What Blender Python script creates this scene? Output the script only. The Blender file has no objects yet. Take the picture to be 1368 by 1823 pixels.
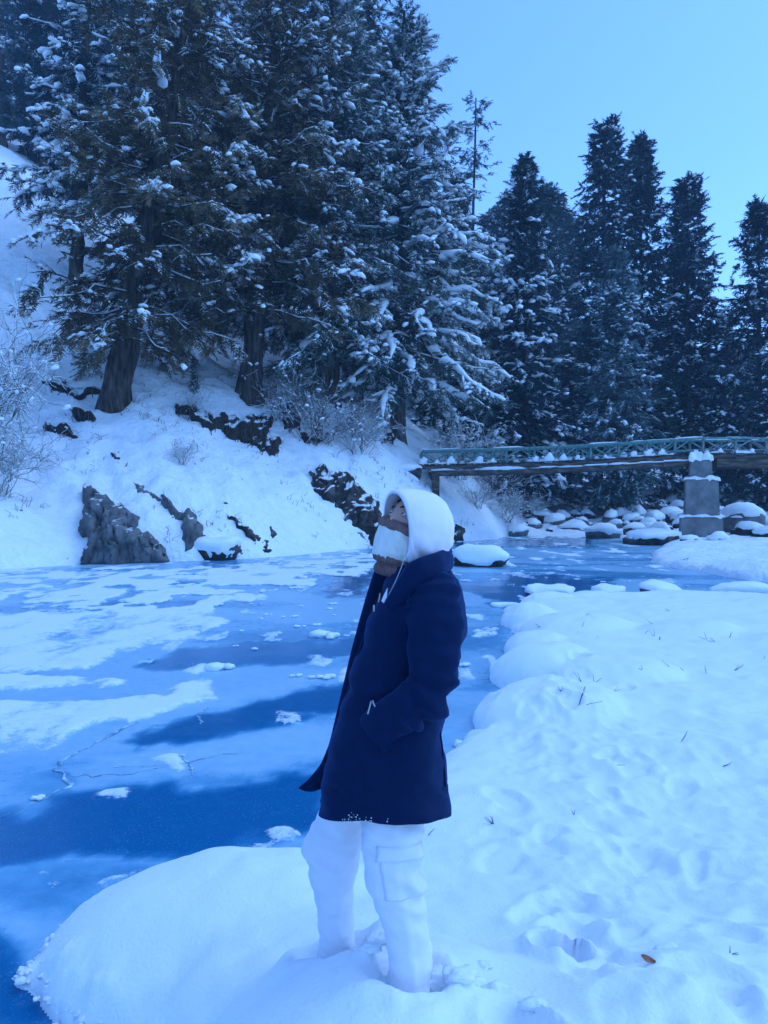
import bpy, math, random
import numpy as np
from mathutils import Vector, Matrix
R_ = math.radians
random.seed(7)
rng = np.random.default_rng(7)
sc = bpy.context.scene
COL = sc.collection

# ------------------------------------------------------------------ camera, sky, sun, exposure
F, U0, V0, HC = 1326.0, 684.0, 890.0, 2.3        # focal length and centre in photo pixels, eye height above the ice
cam_d = bpy.data.cameras.new('camera'); cam = bpy.data.objects.new('camera', cam_d); COL.objects.link(cam)
cam.location = (0, 0, HC); cam.rotation_euler = (R_(90), 0, 0)
cam_d.sensor_fit = 'VERTICAL'; cam_d.sensor_height = 36.0; cam_d.lens = 36.0 * F / 1823.0
cam_d.shift_y = -21.5 / 1823.0
cam_d.clip_start = 0.05; cam_d.clip_end = 3000
sc.camera = cam
SUN_EL, SUN_AZ = 60.0, 85.0                     # azimuth measured from +Y towards +X
world = bpy.data.worlds.new('World'); sc.world = world; world.use_nodes = True
wn = world.node_tree; wn.nodes.clear()
sky = wn.nodes.new('ShaderNodeTexSky'); sky.sky_type = 'NISHITA'; sky.sun_disc = False
sky.sun_elevation = R_(SUN_EL); sky.sun_rotation = R_(SUN_AZ)
sky.altitude = 2000; sky.air_density = 1.0; sky.dust_density = 3.5; sky.ozone_density = 1.0
tint = wn.nodes.new('ShaderNodeMix'); tint.data_type = 'RGBA'; tint.blend_type = 'MULTIPLY'; tint.inputs[0].default_value = 1.0
tint.inputs[7].default_value = (0.49, 0.815, 1.2, 1)
bg = wn.nodes.new('ShaderNodeBackground'); bg.inputs[1].default_value = 0.15
wo = wn.nodes.new('ShaderNodeOutputWorld')
wn.links.new(sky.outputs[0], tint.inputs[6]); wn.links.new(tint.outputs[2], bg.inputs[0]); wn.links.new(bg.outputs[0], wo.inputs[0])
sun_d = bpy.data.lights.new('sun', 'SUN'); sun_d.energy = 0.5; sun_d.angle = R_(55); sun_d.color = (0.26, 0.44, 0.72)
sun = bpy.data.objects.new('sun', sun_d); COL.objects.link(sun)
_sd = Vector((math.sin(R_(SUN_AZ)) * math.cos(R_(SUN_EL)), math.cos(R_(SUN_AZ)) * math.cos(R_(SUN_EL)), math.sin(R_(SUN_EL))))
sun.rotation_euler = _sd.to_track_quat('Z', 'Y').to_euler(); sun.location = (-30, 60, 90)
sc.view_settings.view_transform = 'Standard'; sc.view_settings.look = 'None'
sc.view_settings.exposure = 1.33; sc.view_settings.gamma = 1.0; sc.view_settings.use_curve_mapping = False
sc.render.engine = 'CYCLES'
cy = sc.cycles
cy.use_denoising = True; cy.denoiser = 'OPENIMAGEDENOISE'
cy.max_bounces = 6; cy.diffuse_bounces = 4; cy.glossy_bounces = 3; cy.transmission_bounces = 4; cy.volume_bounces = 0
cy.transparent_max_bounces = 6; cy.caustics_reflective = False; cy.caustics_refractive = False
cy.use_adaptive_sampling = True; cy.adaptive_threshold = 0.015

# ------------------------------------------------------------------ helpers
def P(u, v, d):
    return np.array([(u - U0) / F * d, d, HC - (v - V0) / F * d])
def W(u, v):                                     # photo pixel to a point on the ice
    d = HC * F / (v - V0); return np.array([(u - U0) / F * d, d])

_perm = np.random.default_rng(11).random((256, 256))
def vnoise(x, y):
    x = np.asarray(x, float); y = np.asarray(y, float)
    xi = np.floor(x).astype(int); yi = np.floor(y).astype(int)
    fx = x - xi; fy = y - yi
    fx = fx * fx * fx * (fx * (fx * 6 - 15) + 10); fy = fy * fy * fy * (fy * (fy * 6 - 15) + 10)
    a = _perm[xi & 255, yi & 255]; b = _perm[(xi + 1) & 255, yi & 255]
    c = _perm[xi & 255, (yi + 1) & 255]; d = _perm[(xi + 1) & 255, (yi + 1) & 255]
    return (a * (1 - fx) + b * fx) * (1 - fy) + (c * (1 - fx) + d * fx) * fy - 0.5
def fbm(x, y, oct=4, seed=0.0):
    s = 0; a = 1.0; f = 1.0
    for i in range(oct):
        s = s + a * vnoise(x * f + seed + 17.3 * i, y * f - seed * 0.7 + 5.1 * i); a *= 0.5; f *= 2.03
    return s
def noise3(p, f, seed=0):                         # cheap 3-D noise from three 2-D slices
    return (vnoise(p[..., 0] * f + seed, p[..., 1] * f) + vnoise(p[..., 1] * f + 31.7 + seed, p[..., 2] * f)
            + vnoise(p[..., 2] * f + 63.1, p[..., 0] * f + seed)) * 0.75
def sstep(a, b, x):
    t = np.clip((x - a) / (b - a), 0, 1); return t * t * (3 - 2 * t)

def mesh_np(name, verts, faces_list, smooth=True, attrs=None):
    verts = np.ascontiguousarray(verts, np.float32).reshape(-1, 3)
    me = bpy.data.meshes.new(name)
    me.vertices.add(len(verts)); me.vertices.foreach_set('co', verts.ravel())
    idx = []; tot = []
    for f in faces_list:
        f = np.asarray(f, np.int32)
        if len(f) == 0: continue
        idx.append(f.ravel()); tot.append(np.full(len(f), f.shape[1], np.int32))
    idx = np.concatenate(idx); tot = np.concatenate(tot)
    start = np.concatenate([[0], np.cumsum(tot)[:-1]]).astype(np.int32)
    me.loops.add(len(idx)); me.loops.foreach_set('vertex_index', idx)
    me.polygons.add(len(tot)); me.polygons.foreach_set('loop_start', start); me.polygons.foreach_set('loop_total', tot)
    me.polygons.foreach_set('use_smooth', np.full(len(tot), bool(smooth)))
    me.update(calc_edges=True)
    for k, a in (attrs or {}).items():
        at = me.attributes.new(k, 'FLOAT', 'POINT'); at.data.foreach_set('value', np.ascontiguousarray(a, np.float32).ravel())
    return me
def obj(name, me, mat=None, parent=None, loc=None):
    o = bpy.data.objects.new(name, me); COL.objects.link(o)
    if mat is not None and len(me.materials) == 0: me.materials.append(mat)
    if parent is not None: o.parent = parent
    if loc is not None: o.location = loc
    return o
def tag(o, label=None, cat=None, group=None, kind=None):
    if label: o['label'] = label
    if cat: o['category'] = cat
    if group: o['group'] = group
    if kind: o['kind'] = kind
    return o
def empty(name, loc, label, cat, group=None, rz=0):
    o = bpy.data.objects.new(name, None); COL.objects.link(o); o.location = loc; o.rotation_euler = (0, 0, rz)
    o.empty_display_size = 0.2
    return tag(o, label, cat, group)
def copy_tree(o, parent=None):
    c = o.copy(); COL.objects.link(c); c.parent = parent
    for ch in list(o.children): copy_tree(ch, c)
    return c
class MB:                                         # collects shapes that belong to one mesh
    def __init__(s): s.v = []; s.f3 = []; s.f4 = []; s.n = 0
    def add(s, v, f3=None, f4=None):
        v = np.asarray(v, float).reshape(-1, 3)
        if f3 is not None and len(f3): s.f3.append(np.asarray(f3) + s.n)
        if f4 is not None and len(f4): s.f4.append(np.asarray(f4) + s.n)
        s.v.append(v); s.n += len(v)
    def mesh(s, name, smooth=True, attrs=None):
        fl = []
        if s.f3: fl.append(np.concatenate(s.f3))
        if s.f4: fl.append(np.concatenate(s.f4))
        return mesh_np(name, np.concatenate(s.v), fl, smooth, attrs)
def tubes(Pn, Rn, S=5, cap=False):                # batch of N tubes with K points each
    Pn = np.asarray(Pn, float); Rn = np.asarray(Rn, float); N, K, _ = Pn.shape
    T = np.gradient(Pn, axis=1); T /= np.linalg.norm(T, axis=2, keepdims=True) + 1e-9
    ref = np.where(np.abs(T[:, :1, 2:3]) > 0.85, np.array([1.0, 0, 0]), np.array([0, 0, 1.0])) * np.ones((N, K, 1))
    n1 = np.cross(T, ref); n1 /= np.linalg.norm(n1, axis=2, keepdims=True) + 1e-9
    n2 = np.cross(T, n1)
    a = np.arange(S) * 2 * math.pi / S
    V = Pn[:, :, None] + Rn[:, :, None, None] * (np.cos(a)[None, None, :, None] * n1[:, :, None] + np.sin(a)[None, None, :, None] * n2[:, :, None])
    base = (np.arange(N) * K * S)[:, None, None] + (np.arange(K - 1) * S)[None, :, None]
    s0 = np.arange(S); s1 = (s0 + 1) % S
    f = np.stack([base + s0, base + s1, base + S + s1, base + S + s0], -1).reshape(-1, 4)
    if cap:
        caps = []
        for n in range(N):
            b = n * K * S
            for q in (b, b + (K - 1) * S):
                for i in range(1, S - 1): caps.append((q, q + i, q + i + 1))
        return V.reshape(-1, 3), np.array(caps), f
    return V.reshape(-1, 3), None, f
def box(sx, sy, sz, bev=0.0):                     # bevelled box verts and faces around the origin
    import bmesh
    bm = bmesh.new(); bmesh.ops.create_cube(bm, size=1)
    for v in bm.verts: v.co = Vector((v.co.x * sx, v.co.y * sy, v.co.z * sz))
    if bev: bmesh.ops.bevel(bm, geom=list(bm.edges), offset=bev, segments=2, affect='EDGES')
    bmesh.ops.triangulate(bm, faces=list(bm.faces))
    v = np.array([x.co[:] for x in bm.verts]); f = np.array([[q.index for q in p.verts] for p in bm.faces]); bm.free()
    return v, f
def ico(sub):
    import bmesh
    bm = bmesh.new(); bmesh.ops.create_icosphere(bm, subdivisions=sub, radius=1)
    v = np.array([x.co[:] for x in bm.verts]); f = np.array([[q.index for q in p.verts] for p in bm.faces]); bm.free()
    return v, f
ICO1, ICO2, ICO3, ICO4 = ico(1), ico(2), ico(3), ico(4)
def beam(a, b, w, h, bev=0.01):                   # a squared timber from a to b
    a = Vector(a); b = Vector(b); d = b - a
    v, f = box(d.length, w, h, bev)
    rot = d.to_track_quat('X', 'Z').to_matrix()
    M = np.array(rot)
    return v @ M.T + np.array((a + b) / 2), f

# ------------------------------------------------------------------ materials
def nt(mat):
    return mat.node_tree.nodes, mat.node_tree.links
def ramp(n, stops, interp='LINEAR'):
    r = n.new('ShaderNodeValToRGB'); r.color_ramp.interpolation = interp
    els = r.color_ramp.elements
    while len(els) < len(stops): els.new(0.5)
    for e, (p, c) in zip(els, stops):
        e.position = p; e.color = (*c, 1) if len(c) == 3 else c
    return r
def material(name, stops, scale=4.0, rough=0.8, bump=0.3, bscale=None, bdist=0.02, coord='Object', spec=0.3, stretch=(1, 1, 1), attr=None, sheen=0):
    m = bpy.data.materials.new(name); m.use_nodes = True; n, l = nt(m)
    b = n['Principled BSDF']; b.inputs['Roughness'].default_value = rough; b.inputs['Specular IOR Level'].default_value = spec
    if sheen: b.inputs['Sheen Weight'].default_value = sheen; b.inputs['Sheen Roughness'].default_value = 0.5
    if coord == 'Position':
        tc = n.new('ShaderNodeNewGeometry'); co = tc.outputs['Position']
    else:
        tc = n.new('ShaderNodeTexCoord'); co = tc.outputs['Object']
    mp = n.new('ShaderNodeMapping'); mp.inputs['Scale'].default_value = stretch; l.new(co, mp.inputs[0])
    if attr:
        at = n.new('ShaderNodeAttribute'); at.attribute_name = attr; src = at.outputs['Fac']
    else:
        nz = n.new('ShaderNodeTexNoise'); nz.inputs['Scale'].default_value = scale; nz.inputs['Detail'].default_value = 6
        nz.inputs['Roughness'].default_value = 0.6; l.new(mp.outputs[0], nz.inputs['Vector']); src = nz.outputs['Fac']
    r = ramp(n, stops); l.new(src, r.inputs[0]); l.new(r.outputs[0], b.inputs['Base Color'])
    if bump:
        bz = n.new('ShaderNodeTexNoise'); bz.inputs['Scale'].default_value = bscale or scale * 3; bz.inputs['Detail'].default_value = 5
        l.new(mp.outputs[0], bz.inputs['Vector'])
        bp = n.new('ShaderNodeBump'); bp.inputs['Strength'].default_value = bump; bp.inputs['Distance'].default_value = bdist
        l.new(bz.outputs['Fac'], bp.inputs['Height']); l.new(bp.outputs[0], b.inputs['Normal'])
    return m
SNOW_C = (0.80, 0.83, 0.86)
M_snow = material('snow', [(0.3, (0.80, 0.83, 0.86)), (0.7, (0.86, 0.88, 0.90))], 1.5, 0.7, 0.45, 55, 0.012, 'Position', 0.35)
M_snow_load = material('branch snow', [(0.3, (0.80, 0.83, 0.86)), (0.7, (0.86, 0.88, 0.90))], 3, 0.8, 0.3, 9, 0.04, 'Position', 0.2)
M_hill = material('hillside snow', [(0.0, (0.05, 0.045, 0.04)), (0.275, (0.07, 0.06, 0.055)), (0.315, (0.76, 0.79, 0.83)), (0.7, (0.86, 0.88, 0.90))], 2.4, 0.8, 0.8, 4.5, 0.12, 'Position', 0.2)
M_rock = material('grey rock', [(0.30, (0.05, 0.055, 0.06)), (0.5, (0.12, 0.125, 0.13)), (0.7, (0.20, 0.20, 0.20))], 1.2, 0.85, 0.8, 4, 0.10)
M_rock_dark = material('dark rock', [(0.35, (0.010, 0.010, 0.009)), (0.52, (0.035, 0.03, 0.027)), (0.7, (0.13, 0.115, 0.10))], 1.9, 0.9, 1.0, 5, 0.16)
M_earth = material('bare earth', [(0.3, (0.012, 0.010, 0.008)), (0.55, (0.035, 0.027, 0.02)), (0.8, (0.07, 0.055, 0.035))], 2.5, 0.95, 0.9, 7, 0.1)
M_bark = material('bark', [(0.36, (0.018, 0.015, 0.013)), (0.52, (0.07, 0.055, 0.046)), (0.68, (0.16, 0.125, 0.10))], 2.2, 0.95, 1.0, 4, 0.20, stretch=(2.6, 2.6, 0.45))
M_twig = material('bare twig', [(0.3, (0.05, 0.04, 0.035)), (0.7, (0.11, 0.09, 0.08))], 4, 0.9, 0)
M_fol_olive = material('olive needles', [(0.0, (0.06, 0.048, 0.028)), (0.5, (0.135, 0.105, 0.056)), (1.0, (0.20, 0.145, 0.08))], attr='tintv', bump=0, rough=0.75, spec=0.2)
M_fol_green = material('green needles', [(0.0, (0.022, 0.045, 0.042)), (0.5, (0.058, 0.095, 0.082)), (1.0, (0.12, 0.145, 0.11))], attr='tintv', bump=0, rough=0.75, spec=0.2)
M_fol_dark = material('dark fir needles', [(0.0, (0.004, 0.016, 0.024)), (0.5, (0.010, 0.034, 0.045)), (1.0, (0.030, 0.066, 0.075))], attr='tintv', bump=0, rough=0.75, spec=0.2)
M_fol_blue = material('blue pine needles', [(0.0, (0.018, 0.05, 0.062)), (0.5, (0.042, 0.092, 0.105)), (1.0, (0.08, 0.14, 0.145))], attr='tintv', bump=0, rough=0.75, spec=0.2)
M_fol_pale = material('pale pine needles', [(0.0, (0.035, 0.075, 0.085)), (0.5, (0.075, 0.135, 0.145)), (1.0, (0.13, 0.20, 0.20))], attr='tintv', bump=0, rough=0.75, spec=0.2)
M_conc = material('weathered concrete', [(0.25, (0.09, 0.09, 0.09)), (0.5, (0.20, 0.20, 0.195)), (0.8, (0.30, 0.295, 0.28))], 1.6, 0.9, 0.5, 9, 0.03)
M_wood = material('weathered timber', [(0.34, (0.03, 0.022, 0.017)), (0.52, (0.09, 0.07, 0.055)), (0.68, (0.19, 0.15, 0.12))], 1.8, 0.85, 0.8, 9, 0.04, stretch=(0.6, 4, 4))
M_teal = material('worn teal paint', [(0.30, (0.10, 0.12, 0.11)), (0.46, (0.09, 0.20, 0.185)), (0.72, (0.20, 0.34, 0.31))], 4, 0.6, 0.3, 14, 0.01)
M_greyrail = material('grey rail timber', [(0.3, (0.10, 0.13, 0.13)), (0.7, (0.24, 0.27, 0.26))], 4, 0.7, 0.3, 14, 0.01)

def snow_dust(m, lo, hi):                          # snow lying on the upward faces of the stone
    n, l = nt(m); b = n['Principled BSDF']; old = b.inputs['Base Color'].links[0].from_socket
    g = n.new('ShaderNodeNewGeometry'); sx = n.new('ShaderNodeSeparateXYZ'); l.new(g.outputs['Normal'], sx.inputs[0])
    z = n.new('ShaderNodeTexNoise'); z.inputs['Scale'].default_value = 2.2; z.inputs['Detail'].default_value = 6; l.new(g.outputs['Position'], z.inputs['Vector'])
    a = n.new('ShaderNodeMath'); a.operation = 'MULTIPLY_ADD'; l.new(z.outputs['Fac'], a.inputs[0]); a.inputs[1].default_value = 1.1; l.new(sx.outputs[2], a.inputs[2])
    r = ramp(n, [(0.0, (0, 0, 0)), (1.0, (1, 1, 1))]); mr = n.new('ShaderNodeMapRange'); mr.inputs[1].default_value = lo; mr.inputs[2].default_value = hi; l.new(a.outputs[0], mr.inputs[0])
    mx = n.new('ShaderNodeMix'); mx.data_type = 'RGBA'; l.new(mr.outputs[0], mx.inputs[0]); l.new(old, mx.inputs[6]); mx.inputs[7].default_value = (0.80, 0.83, 0.86, 1); l.new(mx.outputs[2], b.inputs['Base Color'])
snow_dust(M_rock, 1.48, 1.6); snow_dust(M_rock_dark, 1.26, 1.40); snow_dust(M_earth, 1.28, 1.42)
# ------------------------------------------------------------------ terrain functions
SHORE_L = np.array([(-90, -6), (-45, 10), (-25, 18.5), (-12.6, 24.4), (-10.9, 26.6), (-7.5, 28.0), (-4.2, 30.5), (-0.9, 34.7), (3.2, 39.2), (6.6, 43.6), (9.3, 50), (13, 60), (22, 78), (40, 100), (90, 150), (200, 240)], float)
def sd_polyline(x, y, poly):
    best = np.full(x.shape, 1e9); sign = np.ones(x.shape)
    for a, b in zip(poly[:-1], poly[1:]):
        d = b - a; L2 = d @ d
        t = np.clip(((x - a[0]) * d[0] + (y - a[1]) * d[1]) / L2, 0, 1)
        dx = x - a[0] - t * d[0]; dy = y - a[1] - t * d[1]; q = dx * dx + dy * dy
        s = np.where(d[0] * (y - a[1]) - d[1] * (x - a[0]) > 0, 1.0, -1.0)
        m = q < best - 1e-9; best = np.where(m, q, best); sign = np.where(m, s, sign)
    return np.sqrt(best) * sign
def sd_poly(x, y, poly):                          # positive inside a closed polygon
    best = np.full(x.shape, 1e9); inside = np.zeros(x.shape, bool)
    P2 = np.vstack([poly, poly[:1]])
    for a, b in zip(P2[:-1], P2[1:]):
        d = b - a; L2 = d @ d + 1e-12
        t = np.clip(((x - a[0]) * d[0] + (y - a[1]) * d[1]) / L2, 0, 1)
        dx = x - a[0] - t * d[0]; dy = y - a[1] - t * d[1]; best = np.minimum(best, dx * dx + dy * dy)
        c = ((a[1] > y) != (b[1] > y)); xx = a[0] + (y - a[1]) * d[0] / (d[1] if abs(d[1]) > 1e-12 else 1e-12)
        inside ^= c & (x < xx)
    return np.sqrt(best) * np.where(inside, 1, -1)
SHELF = np.array([(9.6, 27), (10.3, 21), (14, 18.6), (30, 17), (90, 16), (200, 200), (40, 62), (24, 47), (16, 41.5), (13.5, 36), (10.8, 30)], float)
def terrain(x, y):
    x = np.asarray(x, float); y = np.asarray(y, float)
    s = sd_polyline(x, y, SHORE_L) + 0.7 * fbm(x * 0.35, y * 0.35, 3, 3.0)
    tan = 0.68 + 0.27 * sstep(-16, 0, x)
    sp = np.maximum(s, 0)
    z = tan * sp + 0.9 * (1 - np.exp(-sp / 0.5)) * 0.6
    far = sstep(10, 45, x) * sstep(45, 80, y)
    z = z * (1 - 0.72 * far)
    amp = sstep(0, 3, sp)
    z = z + amp * (1.2 * fbm(x * 0.14, y * 0.14, 3, 1.0) + 0.34 * (0.3 - np.abs(fbm((x + y * 0.9) * 0.55, (y * 0.7 - x * 0.9) * 0.14, 4, 8.0))) + 0.34 * fbm(x * 1.0, y * 1.0, 4, 4.0))
    ledge = np.abs(fbm(x * 0.22 + 3, y * 0.3, 3, 21.0))
    z = z - amp * 0.16 * np.exp(-(ledge / 0.06) ** 2)
    z = np.where(s < 0, -0.7 + 0.7 * np.exp(s / 0.25) - 0.15, z - 0.15)
    sh = sd_poly(x, y, SHELF) + 0.35 * fbm(x * 0.5, y * 0.5, 3, 5.0)
    shz = np.where(sh > 0, 0.38 * np.sqrt(1 - (1 - np.clip(sh / 1.6, 0, 1)) ** 2) + 0.02 * np.clip(sh, 0, 40) + 0.18 * fbm(x * 0.8, y * 0.8, 4, 2.0) * sstep(0, 1, sh), -0.7)
    up = np.where(y > 44, 0.125 * (y - 46.5) + 0.5 * fbm(x * 0.35, y * 0.35, 4, 6.0), -0.8)
    up = np.where(y > 85, up + (y - 85) * 0.22, up)
    return np.maximum(np.maximum(z, shz), up)
def tz(x, y): return float(terrain(np.array([x]), np.array([y]))[0])

NEAR = np.array([(-0.86, 2.4), (-1.24, 3.25), (-1.72, 3.58), (-1.72, 3.88), (-1.44, 4.3), (-1.0, 4.62), (-0.46, 4.62), (-0.1, 5.2), (0.35, 6.2), (0.66, 6.8), (0.95, 7.4),
                 (1.45, 8.4), (1.66, 8.75), (1.38, 9.1), (1.45, 10.2), (1.9, 11.2), (2.3, 12.3), (2.22, 13.9), (2.5, 15.4), (3.4, 16.2), (4.5, 16.9), (5.6, 17.4), (7.3, 17.0),
                 (8.9, 16.4), (14, 15.5), (30, 14), (90, 12), (90, -60), (-30, -60), (-12, -20), (-4, -8), (-1.6, -2), (-0.8, 1.0)], float)
DOMES = [  # x, y, rx, ry, height
    (-0.66, 3.78, 1.05, 0.78, 0.42), (0.02, 2.42, 0.80, 0.92, 0.775), (2.1, 9.45, 0.76, 0.70, 0.50), (2.8, 8.85, 0.95, 0.8, 0.46), (2.75, 13.7, 0.6, 0.75, 0.42), (3.35, 12.5, 1.1, 0.95, 0.45), (4.9, 11.8, 1.1, 0.85, 0.44), (4.6, 16.2, 0.9, 0.6, 0.34), (6.2, 16.4, 1.1, 0.7, 0.33), (8.0, 14.5, 1.6, 0.9, 0.44), (1.75, 7.55, 0.85, 0.95, 0.45), (6.3, 10.6, 1.4, 0.9, 0.44), (3.6, 16.0, 0.7, 0.5, 0.36), (2.35, 11.2, 0.55, 0.6, 0.36)]
LEGS = [(0.075, 2.44), (-0.175, 2.70)]
frng = np.random.default_rng(5)
PRINTS = []
for i in range(100):
    y_ = 1.7 + 7.5 * frng.random() ** 1.5
    x_ = 0.42 + 0.12 * y_ + frng.normal(0, 0.34) * (0.45 + y_ * 0.13) + 0.30
    PRINTS.append((x_, y_, frng.uniform(0.06, 0.12), frng.uniform(0.10, 0.2), frng.uniform(-0.7, 0.7), frng.uniform(0.008, 0.034)))
PRINTS += [(0.69, 2.92, 0.085, 0.13, 0.1, 0.16), (0.42, 2.25, 0.09, 0.14, 0.3, 0.08), (0.02, 2.62, 0.07, 0.12, 0.2, 0.06)]
def near_h(x, y):
    s = sd_poly(x, y, NEAR) + 0.10 * fbm(x * 2.2, y * 2.2, 3, 4.0)
    top = 0.25 + 0.49 * np.exp(-(np.maximum(y - 1.9, 0) / 1.4) ** 2) + 0.05 * sstep(2, 9, x)
    lf = sstep(0.4, -0.2, x) * sstep(5.5, 4.6, y)
    w = 0.55 + 0.5 * sstep(3, 12, y) + 0.45 * lf
    z = np.where(s > 0, top * np.clip(1 - (1 - np.clip(s / w, 0, 1)) ** 2, 0, 1) ** (0.5 + 0.32 * lf), -0.5 * (1 - np.exp(s / 0.10)) - 0.02)
    for (cx, cy_, rx, ry, h) in DOMES:
        q = 1 - ((x - cx) / rx) ** 2 - ((y - cy_) / ry) ** 2
        dz = h * np.sqrt(np.clip(q, 0, 1)) - 0.02
        k = 0.045; hh = np.clip(0.5 + 0.5 * (dz - z) / k, 0, 1)
        z = np.where(q > 0, z * (1 - hh) + dz * hh + k * hh * (1 - hh), z)
    inl = sstep(0.0, 0.5, s)
    z = z + inl * (0.07 * fbm(x * 0.9, y * 0.9, 3, 9.0) + 0.022 * fbm(x * 4.5, y * 4.5, 3, 2.0))
    # trodden snow on the right: pits, rims and clods
    tr = sstep(0.35, 0.9, x - 0.06 * y + 0.25 * fbm(x, y, 2, 7.0)) * sstep(9.5, 5.5, y) * inl
    cl = np.abs(fbm(x * 5.5, y * 5.5, 3, 12.0))
    z = z + tr * (0.075 * fbm(x * 2.0, y * 2.0, 3, 13.0) + 0.030 * (0.25 - cl) + 0.010 * np.abs(fbm(x * 11, y * 11, 2, 3.0)))
    wx = 0.05 * fbm(x * 7, y * 7, 2, 31.0); wy = 0.05 * fbm(x * 7, y * 7, 2, 41.0)
    for (px, py, a, b, r, dp) in PRINTS:
        m = (np.abs(x - px) < 0.45) & (np.abs(y - py) < 0.45)
        if not m.any(): continue
        X = x[m] - px + wx[m]; Y = y[m] - py + wy[m]; c, sn = math.cos(r), math.sin(r)
        q = np.sqrt(((X * c + Y * sn) / a) ** 2 + ((-X * sn + Y * c) / b) ** 2)
        z[m] += -dp * sstep(1.15, 0.7, q) + 0.30 * dp * np.exp(-((q - 1.35) / 0.28) ** 2)
    for (px, py) in LEGS:                          # the holes the boots have sunk into
        q = np.hypot(x - px + wx, (y - py) + wy)
        z = z + 0.03 * (0.4 + 2.2 * np.abs(fbm(x * 8, y * 8, 2, 5.0))) * np.exp(-((q - 0.18) / 0.05) ** 2) - 0.05 * sstep(0.15, 0.09, q)
    sur = np.clip(1 - np.abs(s) / 0.18, 0, 1)      # crusty lumps along the water's edge
    z = z + sur * (0.05 * fbm(x * 9, y * 9, 3, 15.0) + 0.05 * sstep(4.2, 3.6, y) * np.abs(fbm(x * 14, y * 14, 3, 25.0)))
    return z

def axis(segs):                                    # segs: list of (start, end, step0, step1), geometric spacing
    out = []
    for a, b, s0, s1 in segs:
        t = a; n = 0
        while t < b - 1e-6:
            out.append(t); fr = (t - a) / (b - a); t += s0 * (s1 / s0) ** fr
    out.append(segs[-1][1]); return np.array(out)
def grid(xs, ys, fn, keep=None, attrs=None):
    X, Y = np.meshgrid(xs, ys, indexing='xy'); Z = fn(X, Y)
    ny, nx = X.shape; I = np.arange(nx * ny).reshape(ny, nx)
    f = np.stack([I[:-1, :-1], I[:-1, 1:], I[1:, 1:], I[1:, :-1]], -1).reshape(-1, 4)
    V = np.stack([X, Y, Z], -1).reshape(-1, 3)
    if keep is not None:
        k = keep(X, Y, Z).ravel(); f = f[k[f].any(1)]
        used = np.unique(f); mp = np.full(len(V), -1); mp[used] = np.arange(len(used)); V = V[used]; f = mp[f]
        return V, f, used
    return V, f, np.arange(len(V))

# ------------------------------------------------------------------ the setting
xs = axis([(-60, -5, 10, 2), (-5, -2.0, 0.5, 0.06), (-2.0, 2.3, 0.02, 0.02), (2.3, 8, 0.022, 0.11), (8, 13, 0.12, 0.4), (13, 90, 1.5, 12)])
ys = axis([(-60, -2, 10, 1), (-2, 1.3, 0.4, 0.05), (1.3, 4.4, 0.02, 0.02), (4.4, 18.4, 0.024, 0.10)])
V, f, _ = grid(xs, ys, near_h, keep=lambda X, Y, Z: Z > -0.3)
tag(obj('snow_bank', mesh_np('snow_bank', V, [f]), M_snow), kind='structure')

xs = axis([(-90, -34, 6, 2), (-34, -24, 1, 0.25), (-24, 18, 0.18, 0.18), (18, 40, 0.2, 0.6), (40, 150, 2, 10)])
ys = axis([(-8, 16, 4, 1.5), (16, 23, 1, 0.2), (23, 58, 0.17, 0.2), (58, 85, 0.25, 0.9), (85, 190, 2, 8)])
V, f, _ = grid(xs, ys, terrain, keep=lambda X, Y, Z: Z > -0.45)
tag(obj('hillside', mesh_np('hillside', V, [f]), M_hill), kind='structure')
V, f, _ = grid(np.linspace(-250, 250, 26), np.linspace(-150, 300, 24), lambda X, Y: np.full(X.shape, -1.0))
tag(obj('ground', mesh_np('ground', V, [f]), M_snow), kind='structure')

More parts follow.
